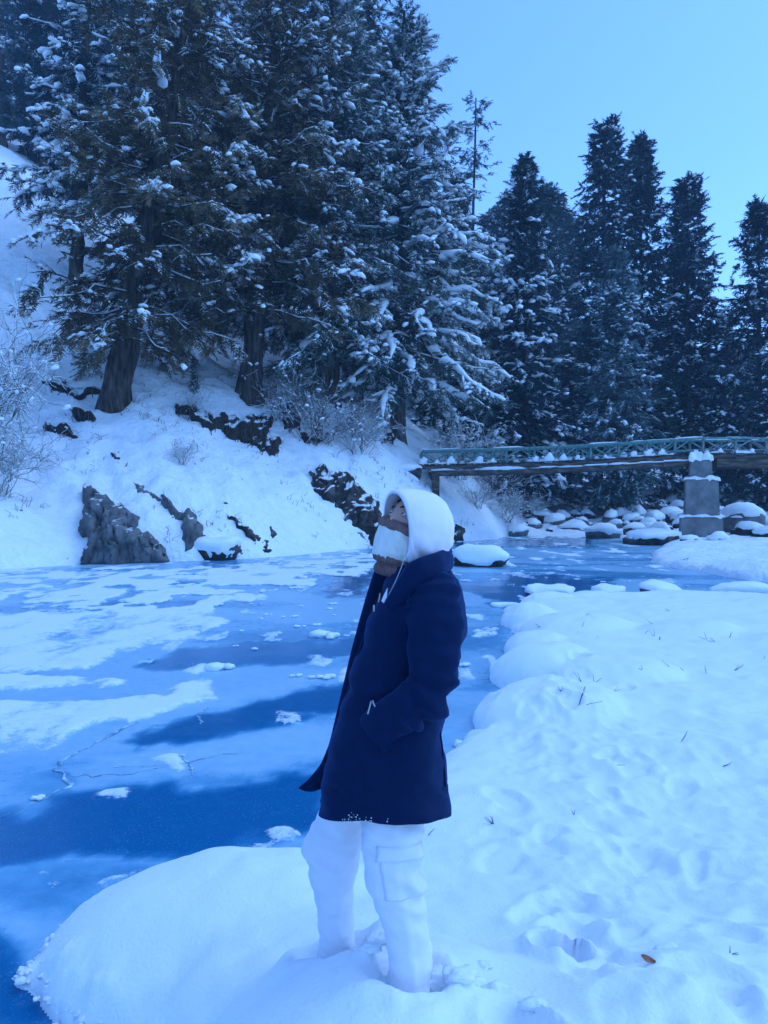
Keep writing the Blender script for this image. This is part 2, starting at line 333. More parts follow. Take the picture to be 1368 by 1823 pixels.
# the frozen river: clear dark ice, frosted ice and thin snow, with the snow standing proud of the ice
def ice_masks(x, y):
    d = np.maximum(y, 0.5)
    wv = 14 * fbm(x * 0.9, y * 0.45, 4, 51.0); wu = 60 * fbm(x * 0.8, y * 0.5, 4, 61.0)
    fine = fbm(x * 3.2, y * 1.8, 4, 71.0)
    u = U0 + F * x / d + wu * 8 / d; v = V0 + HC * F / d + wv * 5 / d
    def reg(poly, soft):
        p = np.array(poly, float).copy(); return sstep(-soft, soft, sd_poly(u, v * 2.5, p * np.array([1, 2.5])) + soft * 1.6 * fine)
    snow = np.zeros(x.shape)
    pc = reg([(-400, 1012), (330, 1008), (690, 985), (690, 1005), (560, 1050), (400, 1080), (390, 1095), (-400, 1100)], 22)
    cell = fbm(x * 1.3, y * 0.9, 3, 81.0) + 0.35 * fbm(x * 4.2, y * 2.4, 2, 85.0)
    snow = np.maximum(snow, pc * sstep(-0.22, 0.12, cell))
    for poly in ([(-400, 1092), (380, 1086), (395, 1108), (330, 1132), (200, 1166), (150, 1190), (-400, 1207)],
                 [(-400, 1209), (185, 1201), (195, 1212), (150, 1224), (-400, 1238)],
                 [(-400, 1248), (130, 1246), (290, 1236), (330, 1222), (395, 1200), (385, 1222), (400, 1240), (290, 1270), (150, 1292), (60, 1338), (-400, 1352)],
                 [(250, 1192), (370, 1190), (372, 1182), (412, 1190), (400, 1200)], [(60, 1556), (90, 1553), (95, 1566), (70, 1568)], [(95, 1572), (125, 1570), (122, 1590), (92, 1592)],
                 [(118, 1555), (150, 1552), (160, 1566), (128, 1570)], [(160, 1575), (215, 1552), (225, 1560), (190, 1585), (160, 1600)], [(92, 1592), (128, 1595), (110, 1610), (92, 1606)],
                 [(455, 1476), (500, 1472), (540, 1484), (520, 1500), (480, 1498)], [(470, 1525), (530, 1512), (545, 1530), (520, 1545)], [(430, 1500), (470, 1505), (440, 1520)],
                 [(835, 1120), (880, 1118), (870, 1132), (830, 1134)], [(835, 1098), (905, 1090), (880, 1100)], [(180, 1418), (225, 1416), (220, 1424), (180, 1424)], [(300, 1352), (335, 1346), (345, 1372), (340, 1382), (328, 1356)]):
        snow = np.maximum(snow, reg(poly, 15) * np.clip(0.78 + 0.75 * fbm(x * 2.4, y * 1.1, 4, 111.0), 0.3, 1))
    scat = sstep(0.30, 0.46, fbm(x * 2.1, y * 1.1, 4, 91.0)) * sstep(5.5, 8, y)
    snow = np.maximum(snow, scat * 0.55)
    snow = np.maximum(snow, 0.8 * sstep(0.18, 0.4, fbm(x * 1.4, y * 0.5, 4, 95.0)) * sstep(18, 26, y))
    dark = 0.08 + 0.42 * sstep(-0.25, 0.4, fbm(x * 0.45 - y * 0.1, y * 0.8 + x * 0.1, 4, 101.0))
    for poly, s_, k in (([(-300, 1475), (0, 1452), (60, 1428), (200, 1412), (330, 1385), (600, 1370), (600, 1480), (400, 1506), (200, 1532), (0, 1545), (-300, 1560)], 40, 1.0),
                        ([(215, 1320), (300, 1285), (380, 1265), (640, 1205), (640, 1262), (480, 1298), (250, 1340)], 24, 0.95),
                        ([(240, 1185), (330, 1152), (640, 1132), (640, 1166), (500, 1184), (300, 1192)], 14, 0.75),
                        ([(-200, 1640), (60, 1680), (200, 1840), (-200, 1840)], 60, 1.0), ([(590, 1018), (665, 1012), (665, 1062), (585, 1062)], 18, 1.0), ([(820, 1040), (905, 1020), (1090, 1032), (1010, 1068), (860, 1075)], 16, 0.9),
                        ([(800, 962), (1050, 955), (1060, 975), (900, 972), (800, 975)], 10, 1.0)):
        dark = np.maximum(dark, k * reg(poly, s_))
    dark *= 1 - 0.75 * np.maximum(reg([(100, 1375), (250, 1345), (600, 1290), (600, 1350), (300, 1392), (120, 1412)], 22), reg([(230, 1260), (420, 1235), (640, 1180), (640, 1198), (420, 1262)], 16))
    return np.clip(snow, 0, 1), np.clip(dark, 0, 1)
xs = axis([(-250, -16, 40, 6), (-16, -3, 0.22, 0.05), (-3, 2.5, 0.045, 0.045), (2.5, 12, 0.06, 0.3), (12, 60, 1.5, 15)])
ys = axis([(-40, 1, 10, 2), (1, 2.8, 0.4, 0.1), (2.8, 8, 0.048, 0.055), (8, 20, 0.06, 0.12), (20, 62, 0.13, 0.9)])
X, Y = np.meshgrid(xs, ys); SN, DK = ice_masks(X, Y)
Zr = 0.035 * sstep(0.35, 0.8, SN) + 0.012 * fbm(X * 3, Y * 3, 3, 3.0) * sstep(0.3, 0.9, SN) + 0.004 * fbm(X * 1.2, Y * 1.2, 2, 7.0)
V, f, used = grid(xs, ys, lambda a, b: Zr)
M_ice = bpy.data.materials.new('river ice'); M_ice.use_nodes = True; n, l = nt(M_ice); b = n['Principled BSDF']
geo = n.new('ShaderNodeNewGeometry')
aS = n.new('ShaderNodeAttribute'); aS.attribute_name = 'snowv'; aD = n.new('ShaderNodeAttribute'); aD.attribute_name = 'darkv'
def N(t, **k):
    q = n.new(t)
    for a, v_ in k.items(): setattr(q, a, v_)
    return q
nz1 = N('ShaderNodeTexNoise'); nz1.inputs['Scale'].default_value = 7; nz1.inputs['Detail'].default_value = 8; nz1.inputs['Roughness'].default_value = 0.65; l.new(geo.outputs['Position'], nz1.inputs['Vector'])
nz2 = N('ShaderNodeTexNoise'); nz2.inputs['Scale'].default_value = 90; nz2.inputs['Detail'].default_value = 3; l.new(geo.outputs['Position'], nz2.inputs['Vector'])
def mth(op, a, b_=None, c=None):
    q = n.new('ShaderNodeMath'); q.operation = op
    for i, v_ in enumerate((a, b_, c)):
        if v_ is None: continue
        if isinstance(v_, (int, float)): q.inputs[i].default_value = v_
        else: l.new(v_, q.inputs[i])
    return q.outputs[0]
dk = mth('ADD', aD.outputs['Fac'], mth('MULTIPLY', mth('SUBTRACT', nz1.outputs['Fac'], 0.5), 0.5))
rI = ramp(n, [(0.0, (0.34, 0.54, 0.68)), (0.35, (0.13, 0.36, 0.55)), (0.65, (0.02, 0.19, 0.38)), (1.0, (0.003, 0.125, 0.29))]); l.new(dk, rI.inputs[0])
fl = ramp(n, [(0.64, (0, 0, 0)), (0.72, (1, 1, 1))]); l.new(nz2.outputs['Fac'], fl.inputs[0])   # frost flecks frozen in the ice
mixf = N('ShaderNodeMix', data_type='RGBA'); l.new(mth('MULTIPLY', fl.outputs[0], 0.5), mixf.inputs[0]); l.new(rI.outputs[0], mixf.inputs[6]); mixf.inputs[7].default_value = (0.45, 0.6, 0.7, 1)
nz3 = N('ShaderNodeTexNoise'); nz3.inputs['Scale'].default_value = 22; nz3.inputs['Detail'].default_value = 6; nz3.inputs['Roughness'].default_value = 0.7; l.new(geo.outputs['Position'], nz3.inputs['Vector'])
sm = mth('ADD', mth('ADD', aS.outputs['Fac'], mth('MULTIPLY', mth('SUBTRACT', nz1.outputs['Fac'], 0.5), 1.3)), mth('MULTIPLY', mth('SUBTRACT', nz3.outputs['Fac'], 0.5), 0.9))
rS = ramp(n, [(0.34, (0, 0, 0)), (0.56, (0.75, 0.75, 0.75)), (0.8, (1, 1, 1))]); l.new(sm, rS.inputs[0])
mixs = N('ShaderNodeMix', data_type='RGBA'); l.new(rS.outputs[0], mixs.inputs[0]); l.new(mixf.outputs[2], mixs.inputs[6]); mixs.inputs[7].default_value = (0.76, 0.80, 0.84, 1)
l.new(mixs.outputs[2], b.inputs['Base Color'])
rr = ramp(n, [(0.0, (0.34,) * 3), (1.0, (0.09,) * 3)]); l.new(dk, rr.inputs[0])
mr = N('ShaderNodeMix'); l.new(rS.outputs[0], mr.inputs[0]); l.new(rr.outputs[0], mr.inputs[2]); mr.inputs[3].default_value = 0.85; l.new(mr.outputs[0], b.inputs['Roughness'])
b.inputs['Specular IOR Level'].default_value = 0.45; b.inputs['IOR'].default_value = 1.31
bmp = N('ShaderNodeBump'); bmp.inputs['Strength'].default_value = 0.25; bmp.inputs['Distance'].default_value = 0.012
l.new(mth('ADD', mth('MULTIPLY', nz1.outputs['Fac'], 0.7), mth('MULTIPLY', rS.outputs[0], 1.2)), bmp.inputs['Height']); l.new(bmp.outputs[0], b.inputs['Normal'])
tag(obj('river', mesh_np('river', V, [f], True, {'snowv': SN.ravel()[used], 'darkv': DK.ravel()[used]}), M_ice), kind='structure')

# ------------------------------------------------------------------ trees
def spray_template(m, r, w, spread=0.9, zj=0.22):
    t = np.linspace(0.02, 0.95, m); tri = []
    for i, q in enumerate(t):
        sd = 1 if i % 2 else -1
        ln = (0.30 + 0.24 * (1 - q)) * r.uniform(0.7, 1.3)
        d = np.array([r.uniform(0.4, 0.9), sd * spread * r.uniform(0.5, 1.1), r.uniform(-zj, zj) - 0.12]); d /= np.linalg.norm(d)
        p = np.array([q, 0, -0.12 * q * q]); s_ = np.cross(d, [r.normal(0, .5), r.normal(0, .5), 1.0]); s_ /= np.linalg.norm(s_)
        tri += [p - s_ * w, p + s_ * w, p + d * ln]
    return np.array(tri)
def place(tmpl, O, A, scale, r, roll=0.7):          # tmpl (m*3,3) put at N origins along axes A
    A = A / (np.linalg.norm(A, axis=1, keepdims=True) + 1e-9)
    up = np.array([0, 0, 1.0]) + r.normal(0, roll * 0.5, A.shape)
    S = np.cross(up, A); S /= np.linalg.norm(S, axis=1, keepdims=True) + 1e-9
    Up = np.cross(A, S)
    L = tmpl[None] * scale[:, None, None]
    return O[:, None] + L[..., 0:1] * A[:, None] + L[..., 1:2] * S[:, None] + L[..., 2:3] * Up[:, None]
def lump_templates(base, r, k=4):
    out = []
    for i in range(k):
        v = base[0] * (1 + r.normal(0, 0.16, (len(base[0]), 1))); v = v * np.array([1.0, 0.68, 0.50]) * (1 + r.normal(0, 0.10, v.shape)); v[:, 2] = np.maximum(v[:, 2], -0.2); out.append(v)
    return out
_r = np.random.default_rng(3)
LUMP0 = lump_templates(ICO1, _r); LUMP1 = lump_templates(ICO2, _r)

def conifer_meshes(Ht, Rr, cb, seed, lean=(0, 0), nbr=120, e0=-12, e1=45, droop=0.22, sl=0.55, m=16, nw=0.035, bl=0.42, psnow=0.25, ssize=0.5, pfrost=0.2,
                   prof=0.85, tr=0.45, big=False, side=None, gap=0.0, trunk_sides=12, bend=0.0, density=1.0, kmin=5, leader=0, ridge=0.0):
    """trunk and limbs, crown, snow load of one conifer standing at the origin"""
    r = np.random.default_rng(seed)
    def axis_pt(t):
        t = np.asarray(t); return np.stack([lean[0] * t + bend * np.sin(t * 2.6), lean[1] * t, Ht * t], -1)
    tb = MB()
    K = 26; tt = np.linspace(0, 1, K) ** 1.3
    rad = tr * (1 - tt) ** 0.85 + 0.03; rad[0] *= 1.5; rad[1] *= 1.18
    pts = axis_pt(tt); pts[0, 2] -= 0.8
    v, _, f4 = tubes(pts[None], rad[None], trunk_sides)
    v = v + (0.10 * tr * r.normal(0, 1, (len(v), 1)) * np.array([1, 1, 0])); tb.add(v, None, f4)
    tz_ = cb + (1 - cb) * (np.sort(r.random(nbr)) ** 0.92)
    az = np.arange(nbr) * 2.39996 + r.normal(0, 0.5, nbr)
    q = (tz_ - cb) / (1 - cb)
    L = Rr * ((1 - q) ** prof) * (0.72 + 0.28 * sstep(0, 0.10, q)) * r.uniform(0.62, 1.18, nbr) + 0.35
    if side is not None:                             # boughs longer on one side
        L *= 1 + side[1] * np.cos(az - side[0])
    keep = r.random(nbr) > gap; tz_, az, q, L = tz_[keep], az[keep], q[keep], L[keep]; nb = len(L)
    el = np.radians(e0 + (e1 - e0) * q ** 1.4 + r.normal(0, 6, nb))
    S = np.linspace(0, 1, 7)
    dh = np.stack([np.cos(az), np.sin(az), 0 * az], -1)
    bp = axis_pt(tz_)[:, None] + dh[:, None] * (L * np.cos(el))[:, None, None] * S[None, :, None]
    bp[..., 2] += (L * np.sin(el))[:, None] * S - (droop * L * (1 - 0.6 * q))[:, None] * (S ** 2 - 0.35 * S ** 4)
    bp[:, 1:] += r.normal(0, 0.035, (nb, 6, 3)) * L[:, None, None]
    br = (0.012 + 0.011 * L)[:, None] * (1 - 0.88 * S)[None]
    v, _, f4 = tubes(bp, br, 4); tb.add(v, None, f4)
    # branchlets
    O = []; A = []; LL = []; SS = []
    for i in range(nb):
        k = max(kmin, int(L[i] / bl * 2 * density)); s = 0.14 + 0.86 * r.random(k) ** 0.8
        j = np.minimum((s * 6).astype(int), 5); fr = s * 6 - j
        p = bp[i, j] * (1 - fr)[:, None] + bp[i, j + 1] * fr[:, None]
        t = bp[i, j + 1] - bp[i, j]; t /= np.linalg.norm(t, axis=1, keepdims=True) + 1e-9
        sd = np.cross(t, [0, 0, 1.0]) * np.where(r.random(k) < 0.5, 1, -1)[:, None]
        ang = r.uniform(0.5, 1.1, k)
        a = t * np.cos(ang)[:, None] + sd * np.sin(ang)[:, None] + np.array([0, 0, -1.0]) * r.uniform(0.05, 0.5, k)[:, None]
        ln = np.clip(0.36 * L[i] * (1.08 - s), 0.3, 1.7) * r.uniform(0.6, 1.2, k)
        SS.append(s); O.append(p); A.append(a / np.linalg.norm(a, axis=1, keepdims=True)); LL.append(ln)
        SS.append(np.ones(1)); O.append(bp[i, -1:]); A.append(t[-1:] * 0 + (bp[i, -1] - bp[i, -2]) / (np.linalg.norm(bp[i, -1] - bp[i, -2]) + 1e-9)); LL.append(np.array([0.5]))
    if leader:                                       # shoots close round the stem
        tl_ = cb + (1 - cb) * r.random(leader); al = r.random(leader) * 6.28
        O.append(axis_pt(tl_)); A.append(np.stack([np.cos(al), np.sin(al), r.uniform(-0.2, 0.9, leader)], -1)); LL.append((0.35 + 0.9 * (1 - tl_)) * r.uniform(0.6, 1.2, leader)); SS.append(np.full(leader, 0.4))
    O = np.concatenate(O); A = np.concatenate(A); LL = np.concatenate(LL); SS = np.concatenate(SS)
    if big:
        pk = r.random(len(O)) < 0.25; O_, A_, L_ = O[pk], A[pk], LL[pk]
        mids = np.stack([O_, O_ + A_ * L_[:, None] * 0.5 + [0, 0, 0.03], O_ + A_ * L_[:, None] - [0, 0, 0.05]], 1)
        v, _, f4 = tubes(mids, np.tile([0.016, 0.012, 0.006], (len(O_), 1)), 3); tb.add(v, None, f4)
    # sprays of needles
    ns = np.maximum(1, np.ceil(LL / (sl * 0.62))).astype(int)
    rep = np.repeat(np.arange(len(O)), ns); off = (np.arange(len(rep)) - np.repeat(np.cumsum(ns) - ns, ns)) / np.repeat(ns, ns)
    so = O[rep] + A[rep] * (LL[rep] * off)[:, None] + r.normal(0, 0.05, (len(rep), 3)); sa = A[rep] + r.normal(0, 0.38, (len(rep), 3))
    sa[:, 2] -= 0.12
    scl = sl * r.uniform(0.7, 1.35, len(rep))
    tm = [spray_template(m, r, nw / sl * 0.5) for _ in range(5)]
    which = r.integers(0, 5, len(rep)); cv = []; tv = []
    tn = np.clip(0.5 + 0.9 * noise3(so, 0.35, seed) + r.normal(0, 0.16, len(so)), 0, 1)
    for k in range(5):
        w_ = which == k
        cv.append(place(tm[k], so[w_], sa[w_], scl[w_], r).reshape(-1, 3)); tv.append(np.repeat(tn[w_], m * 3))
    cv = np.concatenate(cv); tv = np.concatenate(tv)
    cm = mesh_np('crown', cv, [np.arange(len(cv)).reshape(-1, 3)], False, {'tintv': tv})
    # snow lying on the sprays, in groups, more on the outer boughs
    sb = MB()
    g = 0.5 + 1.5 * noise3(so, 0.55, seed + 9) + 0.35 * r.normal(0, 1, len(so)) + 1.3 * (SS[rep] - 0.6)
    pick = g > np.quantile(g, 1 - psnow * 0.5)
    tmpl, tf = (LUMP1, ICO2[1]) if big == 2 else (LUMP0, ICO1[1])
    o2 = so[pick] + sa[pick] * (scl[pick] * 0.35)[:, None] + [0, 0, 0.05]; a2 = sa[pick] * [1, 1, 0.6]; s2 = ssize * scl[pick] * r.uniform(0.35, 0.95, pick.sum()) ** 1.2
    wq = r.integers(0, 4, len(o2))
    for k in range(4):
        w_ = wq == k
        if not w_.any(): continue
        pv = place(tmpl[k], o2[w_], a2[w_], s2[w_], r, 0.25); nn = pv.shape[1]
        sb.add(pv, (tf[None] + (np.arange(len(pv)) * nn)[:, None, None]).reshape(-1, 3))
    fro = r.random(len(so)) < pfrost * (0.4 + 1.2 * np.clip(g, 0, 1))
    ft = spray_template(max(5, m // 2), r, nw / sl * 0.62, zj=0.1)
    pv = place(ft, so[fro] + [0, 0, 0.035], sa[fro], scl[fro] * 0.85, r, 0.3); nn = pv.shape[0] * pv.shape[1]
    sb.add(pv, np.arange(nn).reshape(-1, 3))
    if ridge:                                        # long sagging loads of snow joined along the outer boughs
        rs = (r.random(nb) < ridge) & (L > 1.2); st = np.linspace(0.38, 1.0, 11); j = np.minimum((st * 6).astype(int), 5); fr_ = (st * 6 - j)[None, :, None]
        rp = bp[rs][:, j] * (1 - fr_) + bp[rs][:, j + 1] * fr_; n_ = len(rp)
        rr = (0.055 + 0.028 * L[rs])[:, None] * np.clip(1.0 + 2.0 * vnoise(st[None] * 6 + np.arange(n_)[:, None] * 7.7, np.arange(n_)[:, None] * 3.1 + 0 * st[None]), 0.25, 2.0) * np.sin(np.pi * np.clip(st, 0.40, 0.985))[None] ** 0.5 * 1.1
        v, _, f4 = tubes(rp + [0, 0, 0.07], rr, 7); c_ = np.repeat((rp + [0, 0, 0.07]).reshape(-1, 3), 7, 0); v[:, 2] = c_[:, 2] + (v[:, 2] - c_[:, 2]) * 0.6; v += r.normal(0, 0.022, v.shape); sb.add(v, None, f4)
        bk = (r.random(len(O)) < 0.34 * ridge) & (LL > 0.5); st = np.linspace(0.15, 1, 5)
        rp = O[bk][:, None] + A[bk][:, None] * (LL[bk][:, None] * st)[..., None] + [0, 0, 0.05]; rr = (0.05 + 0.035 * r.random(len(rp)))[:, None] * r.uniform(0.4, 1.5, (len(rp), 5)) * np.array([0.6, 1, 1, 0.9, 0.3])
        v, _, f4 = tubes(rp, rr, 6); sb.add(v, None, f4)
    bs = r.random(nb) < 0.5                           # snow ridges on the tops of the boughs
    if bs.any() and big:
        v, _, f4 = tubes(bp[bs][:, 1:6] + [0, 0, 0.03], br[bs][:, 1:6] * 0.9 + 0.01, 4); sb.add(v, None, f4)
    return tb.mesh('trunk'), cm, sb.mesh('snow_load')
def tree_from(meshes, name, label, loc, fol, rz=0, sc_=(1, 1, 1), group=None):
    e = empty(name, loc, label, 'tree', group, rz); e.scale = sc_
    t = obj('trunk', meshes[0], M_bark, e)
    c = bpy.data.objects.new('crown', meshes[1]); COL.objects.link(c); c.parent = e
    if len(meshes[1].materials) == 0: meshes[1].materials.append(fol)
    s = tag(obj('snow_load', meshes[2], M_snow_load, e), kind='stuff')
    return e
def tree(name, label, base, top, R, fol, group=None, **k):   # base (u,v,d) and top (u,v) as seen from the path
    b = P(*base); zt = P(top[0], top[1], base[2]); z0 = tz(b[0], b[1])
    return tree_from(conifer_meshes(zt[2] - z0, R, lean=(zt[0] - b[0], 0), **k), name, label, (b[0], b[1], z0 - 0.1), fol, group=group)

GL, GR = 'conifers on the left slope', 'tall firs beyond the bridge'
tree('pine_tree', 'big leaning pine with a bare dark trunk base directly above the grey boulder', (203, 735, 36), (360, -340), 6.0, M_fol_olive, GL, seed=21, leader=160, ridge=0.12, ssize=0.5, m=13, sl=0.6, nw=0.06, cb=0.115, nbr=210, psnow=0.35, pfrost=0.34, tr=0.62, big=True, bend=0.5, trunk_sides=16)
tree('pine_tree', 'tall pine with a dark trunk above the earth bank with hanging roots', (445, 705, 40), (520, -300), 6.6, M_fol_olive, GL, seed=22, leader=160, ridge=0.15, ssize=0.5, m=13, sl=0.6, nw=0.06, cb=0.13, nbr=230, psnow=0.35, pfrost=0.4, tr=0.55, big=True, trunk_sides=16)
tree('pine_tree', 'broad pine with long drooping snow-laden boughs at the right edge of the left grove', (708, 752, 46), (720, 15), 6.6, M_fol_green, GL, seed=23, leader=160, ridge=1.0, m=13, sl=0.6, nw=0.06, cb=0.13, nbr=230, e0=-8, droop=0.5, psnow=0.5, ssize=0.56, pfrost=0.6, tr=0.42, big=True, side=(0.0, 0.12), prof=0.75)
tree('pine_tree', 'pine with frosted sprays standing between the earth bank and the bridge', (592, 690, 43.5), (590, -160), 5.8, M_fol_green, GL, seed=24, leader=160, ridge=0.2, ssize=0.45, m=13, sl=0.6, nw=0.06, cb=0.08, nbr=230, psnow=0.4, droop=0.4, pfrost=0.65, tr=0.4, big=True)
tree('fir_tree', 'dark fir at the far left with thick pads of snow on its boughs', (135, 497, 48), (165, -230), 4.4, M_fol_dark, GL, seed=25, ridge=0.9, m=14, nw=0.07, cb=0.22, nbr=150, psnow=0.6, ssize=0.6, pfrost=0.4, tr=0.4, big=True, e0=-16, sl=0.7)
tree('pine_tree', 'olive pine rising behind the leaning pine on the left', (320, 560, 50), (300, -420), 6.4, M_fol_olive, GL, seed=26, leader=160, m=12, nw=0.09, cb=0.08, nbr=200, psnow=0.34, pfrost=0.3, tr=0.45, sl=0.65)
tree('pine_tree', 'tall pine in the grove whose tip meets the sky beside the broad pine', (640, 640, 55), (640, -90), 5.6, M_fol_green, GL, seed=27, leader=160, ridge=0.3, m=12, nw=0.09, cb=0.08, nbr=200, psnow=0.4, pfrost=0.45, tr=0.4, sl=0.7, droop=0.35)
tree('pine_tree', 'pine deep in the grove behind the tall pine', (490, 520, 58), (470, -420), 7.2, M_fol_olive, GL, seed=28, leader=160, m=12, nw=0.09, cb=0.06, nbr=200, psnow=0.34, pfrost=0.35, tr=0.45, sl=0.75)
tree('pine_tree', 'bluish pine high on the slope in the top left corner', (5, 150, 84), (0, -300), 4.2, M_fol_blue, GL, seed=29, m=12, nw=0.1, cb=0.1, nbr=120, psnow=0.4, pfrost=0.5, tr=0.35, sl=0.8)
tree('fir_tree', 'slim fir on the upper slope behind the fir with thick snow pads', (70, 110, 88), (62, -260), 3.6, M_fol_dark, GL, seed=30, m=12, nw=0.1, cb=0.2, nbr=120, psnow=0.5, ssize=0.9, pfrost=0.35, tr=0.3, sl=0.8)
tree('larch_tree', 'thin sparse larch with a see-through top against the sky', (832, 640, 62), (848, 172), 1.9, M_fol_dark, GR, seed=31, nw=0.07, cb=0.3, nbr=90, psnow=0.12, pfrost=0.05, tr=0.22, sl=0.5, m=10, e0=5, e1=30, droop=0.1, bl=0.7, prof=0.35)
tree('pine_tree', 'blue-green pine behind the drooping boughs left of the bridge', (800, 690, 57), (812, 330), 4.2, M_fol_green, GR, seed=32, leader=220, kmin=10, ridge=0.4, m=14, nw=0.09, cb=0.06, nbr=150, psnow=0.3, pfrost=0.25, tr=0.3, sl=0.7)
tree('fir_tree', 'dense fir with snowy left flank rising behind the left half of the bridge', (935, 800, 55), (935, 290), 4.1, M_fol_dark, GR, seed=33, leader=220, kmin=10, ridge=0.5, prof=1.05, m=14, nw=0.09, cb=0.09, nbr=220, e0=-18, droop=0.3, psnow=0.4, ssize=0.6, pfrost=0.35, tr=0.32, sl=0.7, side=(math.pi, 0.10))
tree('fir_tree', 'blue-tinged fir showing just right of the snowy fir', (985, 790, 64), (972, 338), 2.5, M_fol_blue, GR, seed=34, leader=220, kmin=10, m=14, nw=0.1, cb=0.09, nbr=160, psnow=0.25, pfrost=0.3, tr=0.28, sl=0.7)
tree('fir_tree', 'tallest dark fir of the pair beyond the bridge, with a pointed tip', (1066, 850, 68), (1078, 220), 3.9, M_fol_dark, GR, seed=35, leader=220, kmin=10, bl=0.36, nw=0.12, cb=0.13, nbr=260, psnow=0.12, pfrost=0.16, tr=0.35, sl=0.75, prof=0.6, m=13)
tree('fir_tree', 'dark fir second in height, directly right of the tallest fir', (1146, 850, 70), (1139, 255), 3.5, M_fol_dark, GR, seed=36, leader=220, kmin=10, bl=0.36, nw=0.12, cb=0.13, nbr=260, psnow=0.12, pfrost=0.16, tr=0.35, sl=0.75, prof=0.52, m=13)
tree('fir_tree', 'slender dark fir standing straight behind the concrete pier', (1222, 850, 67), (1225, 325), 3.1, M_fol_dark, GR, seed=37, leader=220, kmin=10, bl=0.36, nw=0.12, cb=0.13, nbr=260, psnow=0.12, pfrost=0.15, tr=0.32, sl=0.7, prof=0.48, m=13, gap=0.0)
tree('fir_tree', 'loose blue-green fir at the right edge of the view', (1350, 850, 60), (1352, 365), 5.0, M_fol_dark, GR, seed=38, leader=220, kmin=10, m=14, nw=0.1, cb=0.13, nbr=170, psnow=0.14, pfrost=0.2, tr=0.32, sl=0.7, gap=0.03)
tree('pine_tree', 'paler blue pine in front of the two tall firs', (1105, 830, 55), (1098, 455), 3.4, M_fol_pale, GR, seed=39, leader=220, kmin=10, m=16, nw=0.08, cb=0.09, nbr=200, psnow=0.2, pfrost=0.35, tr=0.26, sl=0.55, prof=0.7)
tree('pine_tree', 'small pale pine between the pier and the fir at the right edge', (1312, 835, 60), (1318, 662), 1.9, M_fol_pale, GR, seed=40, leader=220, kmin=10, m=14, nw=0.08, cb=0.09, nbr=120, psnow=0.2, pfrost=0.15, tr=0.16, sl=0.5)
# young growth and the far forest share four meshes
far_m = [conifer_meshes(20, 3.2, 0.05, seed=50 + i, nbr=95, psnow=0.22, pfrost=0.12, tr=0.3, sl=0.9, m=12, nw=0.15, prof=0.65, kmin=8, leader=80) for i in range(3)]
fol_far = [M_fol_dark, M_fol_blue, M_fol_green]
for i in range(3): far_m[i][1].materials.append(fol_far[i])
small = [(905, 800, 54, 690, 'small snowy fir at the foot of the dense fir behind the bridge'), (1012, 830, 60, 640, 'young dark fir left of the tall pair behind the bridge railing'), (1180, 840, 64, 640, 'young fir between the pale blue pine and the slender fir'),
         (1275, 840, 66, 560, 'blue fir in the gap between the slender fir and the small pale pine'), (862, 720, 56, 560, 'small fir half hidden under the drooping boughs'), (1240, 850, 62, 700, 'low fir directly behind the concrete pier'), (1368, 850, 56, 700, 'low snowy fir cut by the right edge of the view')]
for i, (u, v, d, vt, lab) in enumerate(small):
    b = P(u, v, d); z0 = tz(b[0], b[1]); h = P(u, vt, d)[2] - z0
    tree_from(far_m[i % 3], 'fir_tree', lab, (b[0], b[1], z0 - 0.1), None, i * 1.3, (h / 20 * 1.15, h / 20 * 1.15, h / 20), 'young firs by the bridge')
rf = np.random.default_rng(77)
LF = 'hazy blue conifer in the far forest behind the bridge'
for i in range(64):
    d = rf.uniform(86, 150)
    if i < 16: u = rf.uniform(840, 1020); vt = 335 + 45 * rf.random() + abs(u - 900) * 0.22
    elif i < 44: u = rf.uniform(1000, 1420); vt = rf.uniform(600, 720)
    else: u = rf.uniform(-140, 700); vt = -rf.uniform(0, 320)
    b = P(u, 700, d); z0 = tz(b[0], b[1]); h = min(max(P(u, vt, d)[2] - z0, 9), 34)
    tree_from(far_m[i % 3], 'fir_tree', LF if i < 44 else 'hazy conifer high up the slope behind the left grove', (b[0], b[1], z0 - 0.2), None, rf.random() * 6, (h / 20 * 1.1,) * 2 + (h / 20,), 'far forest trees' if i < 44 else 'trees high on the left slope')

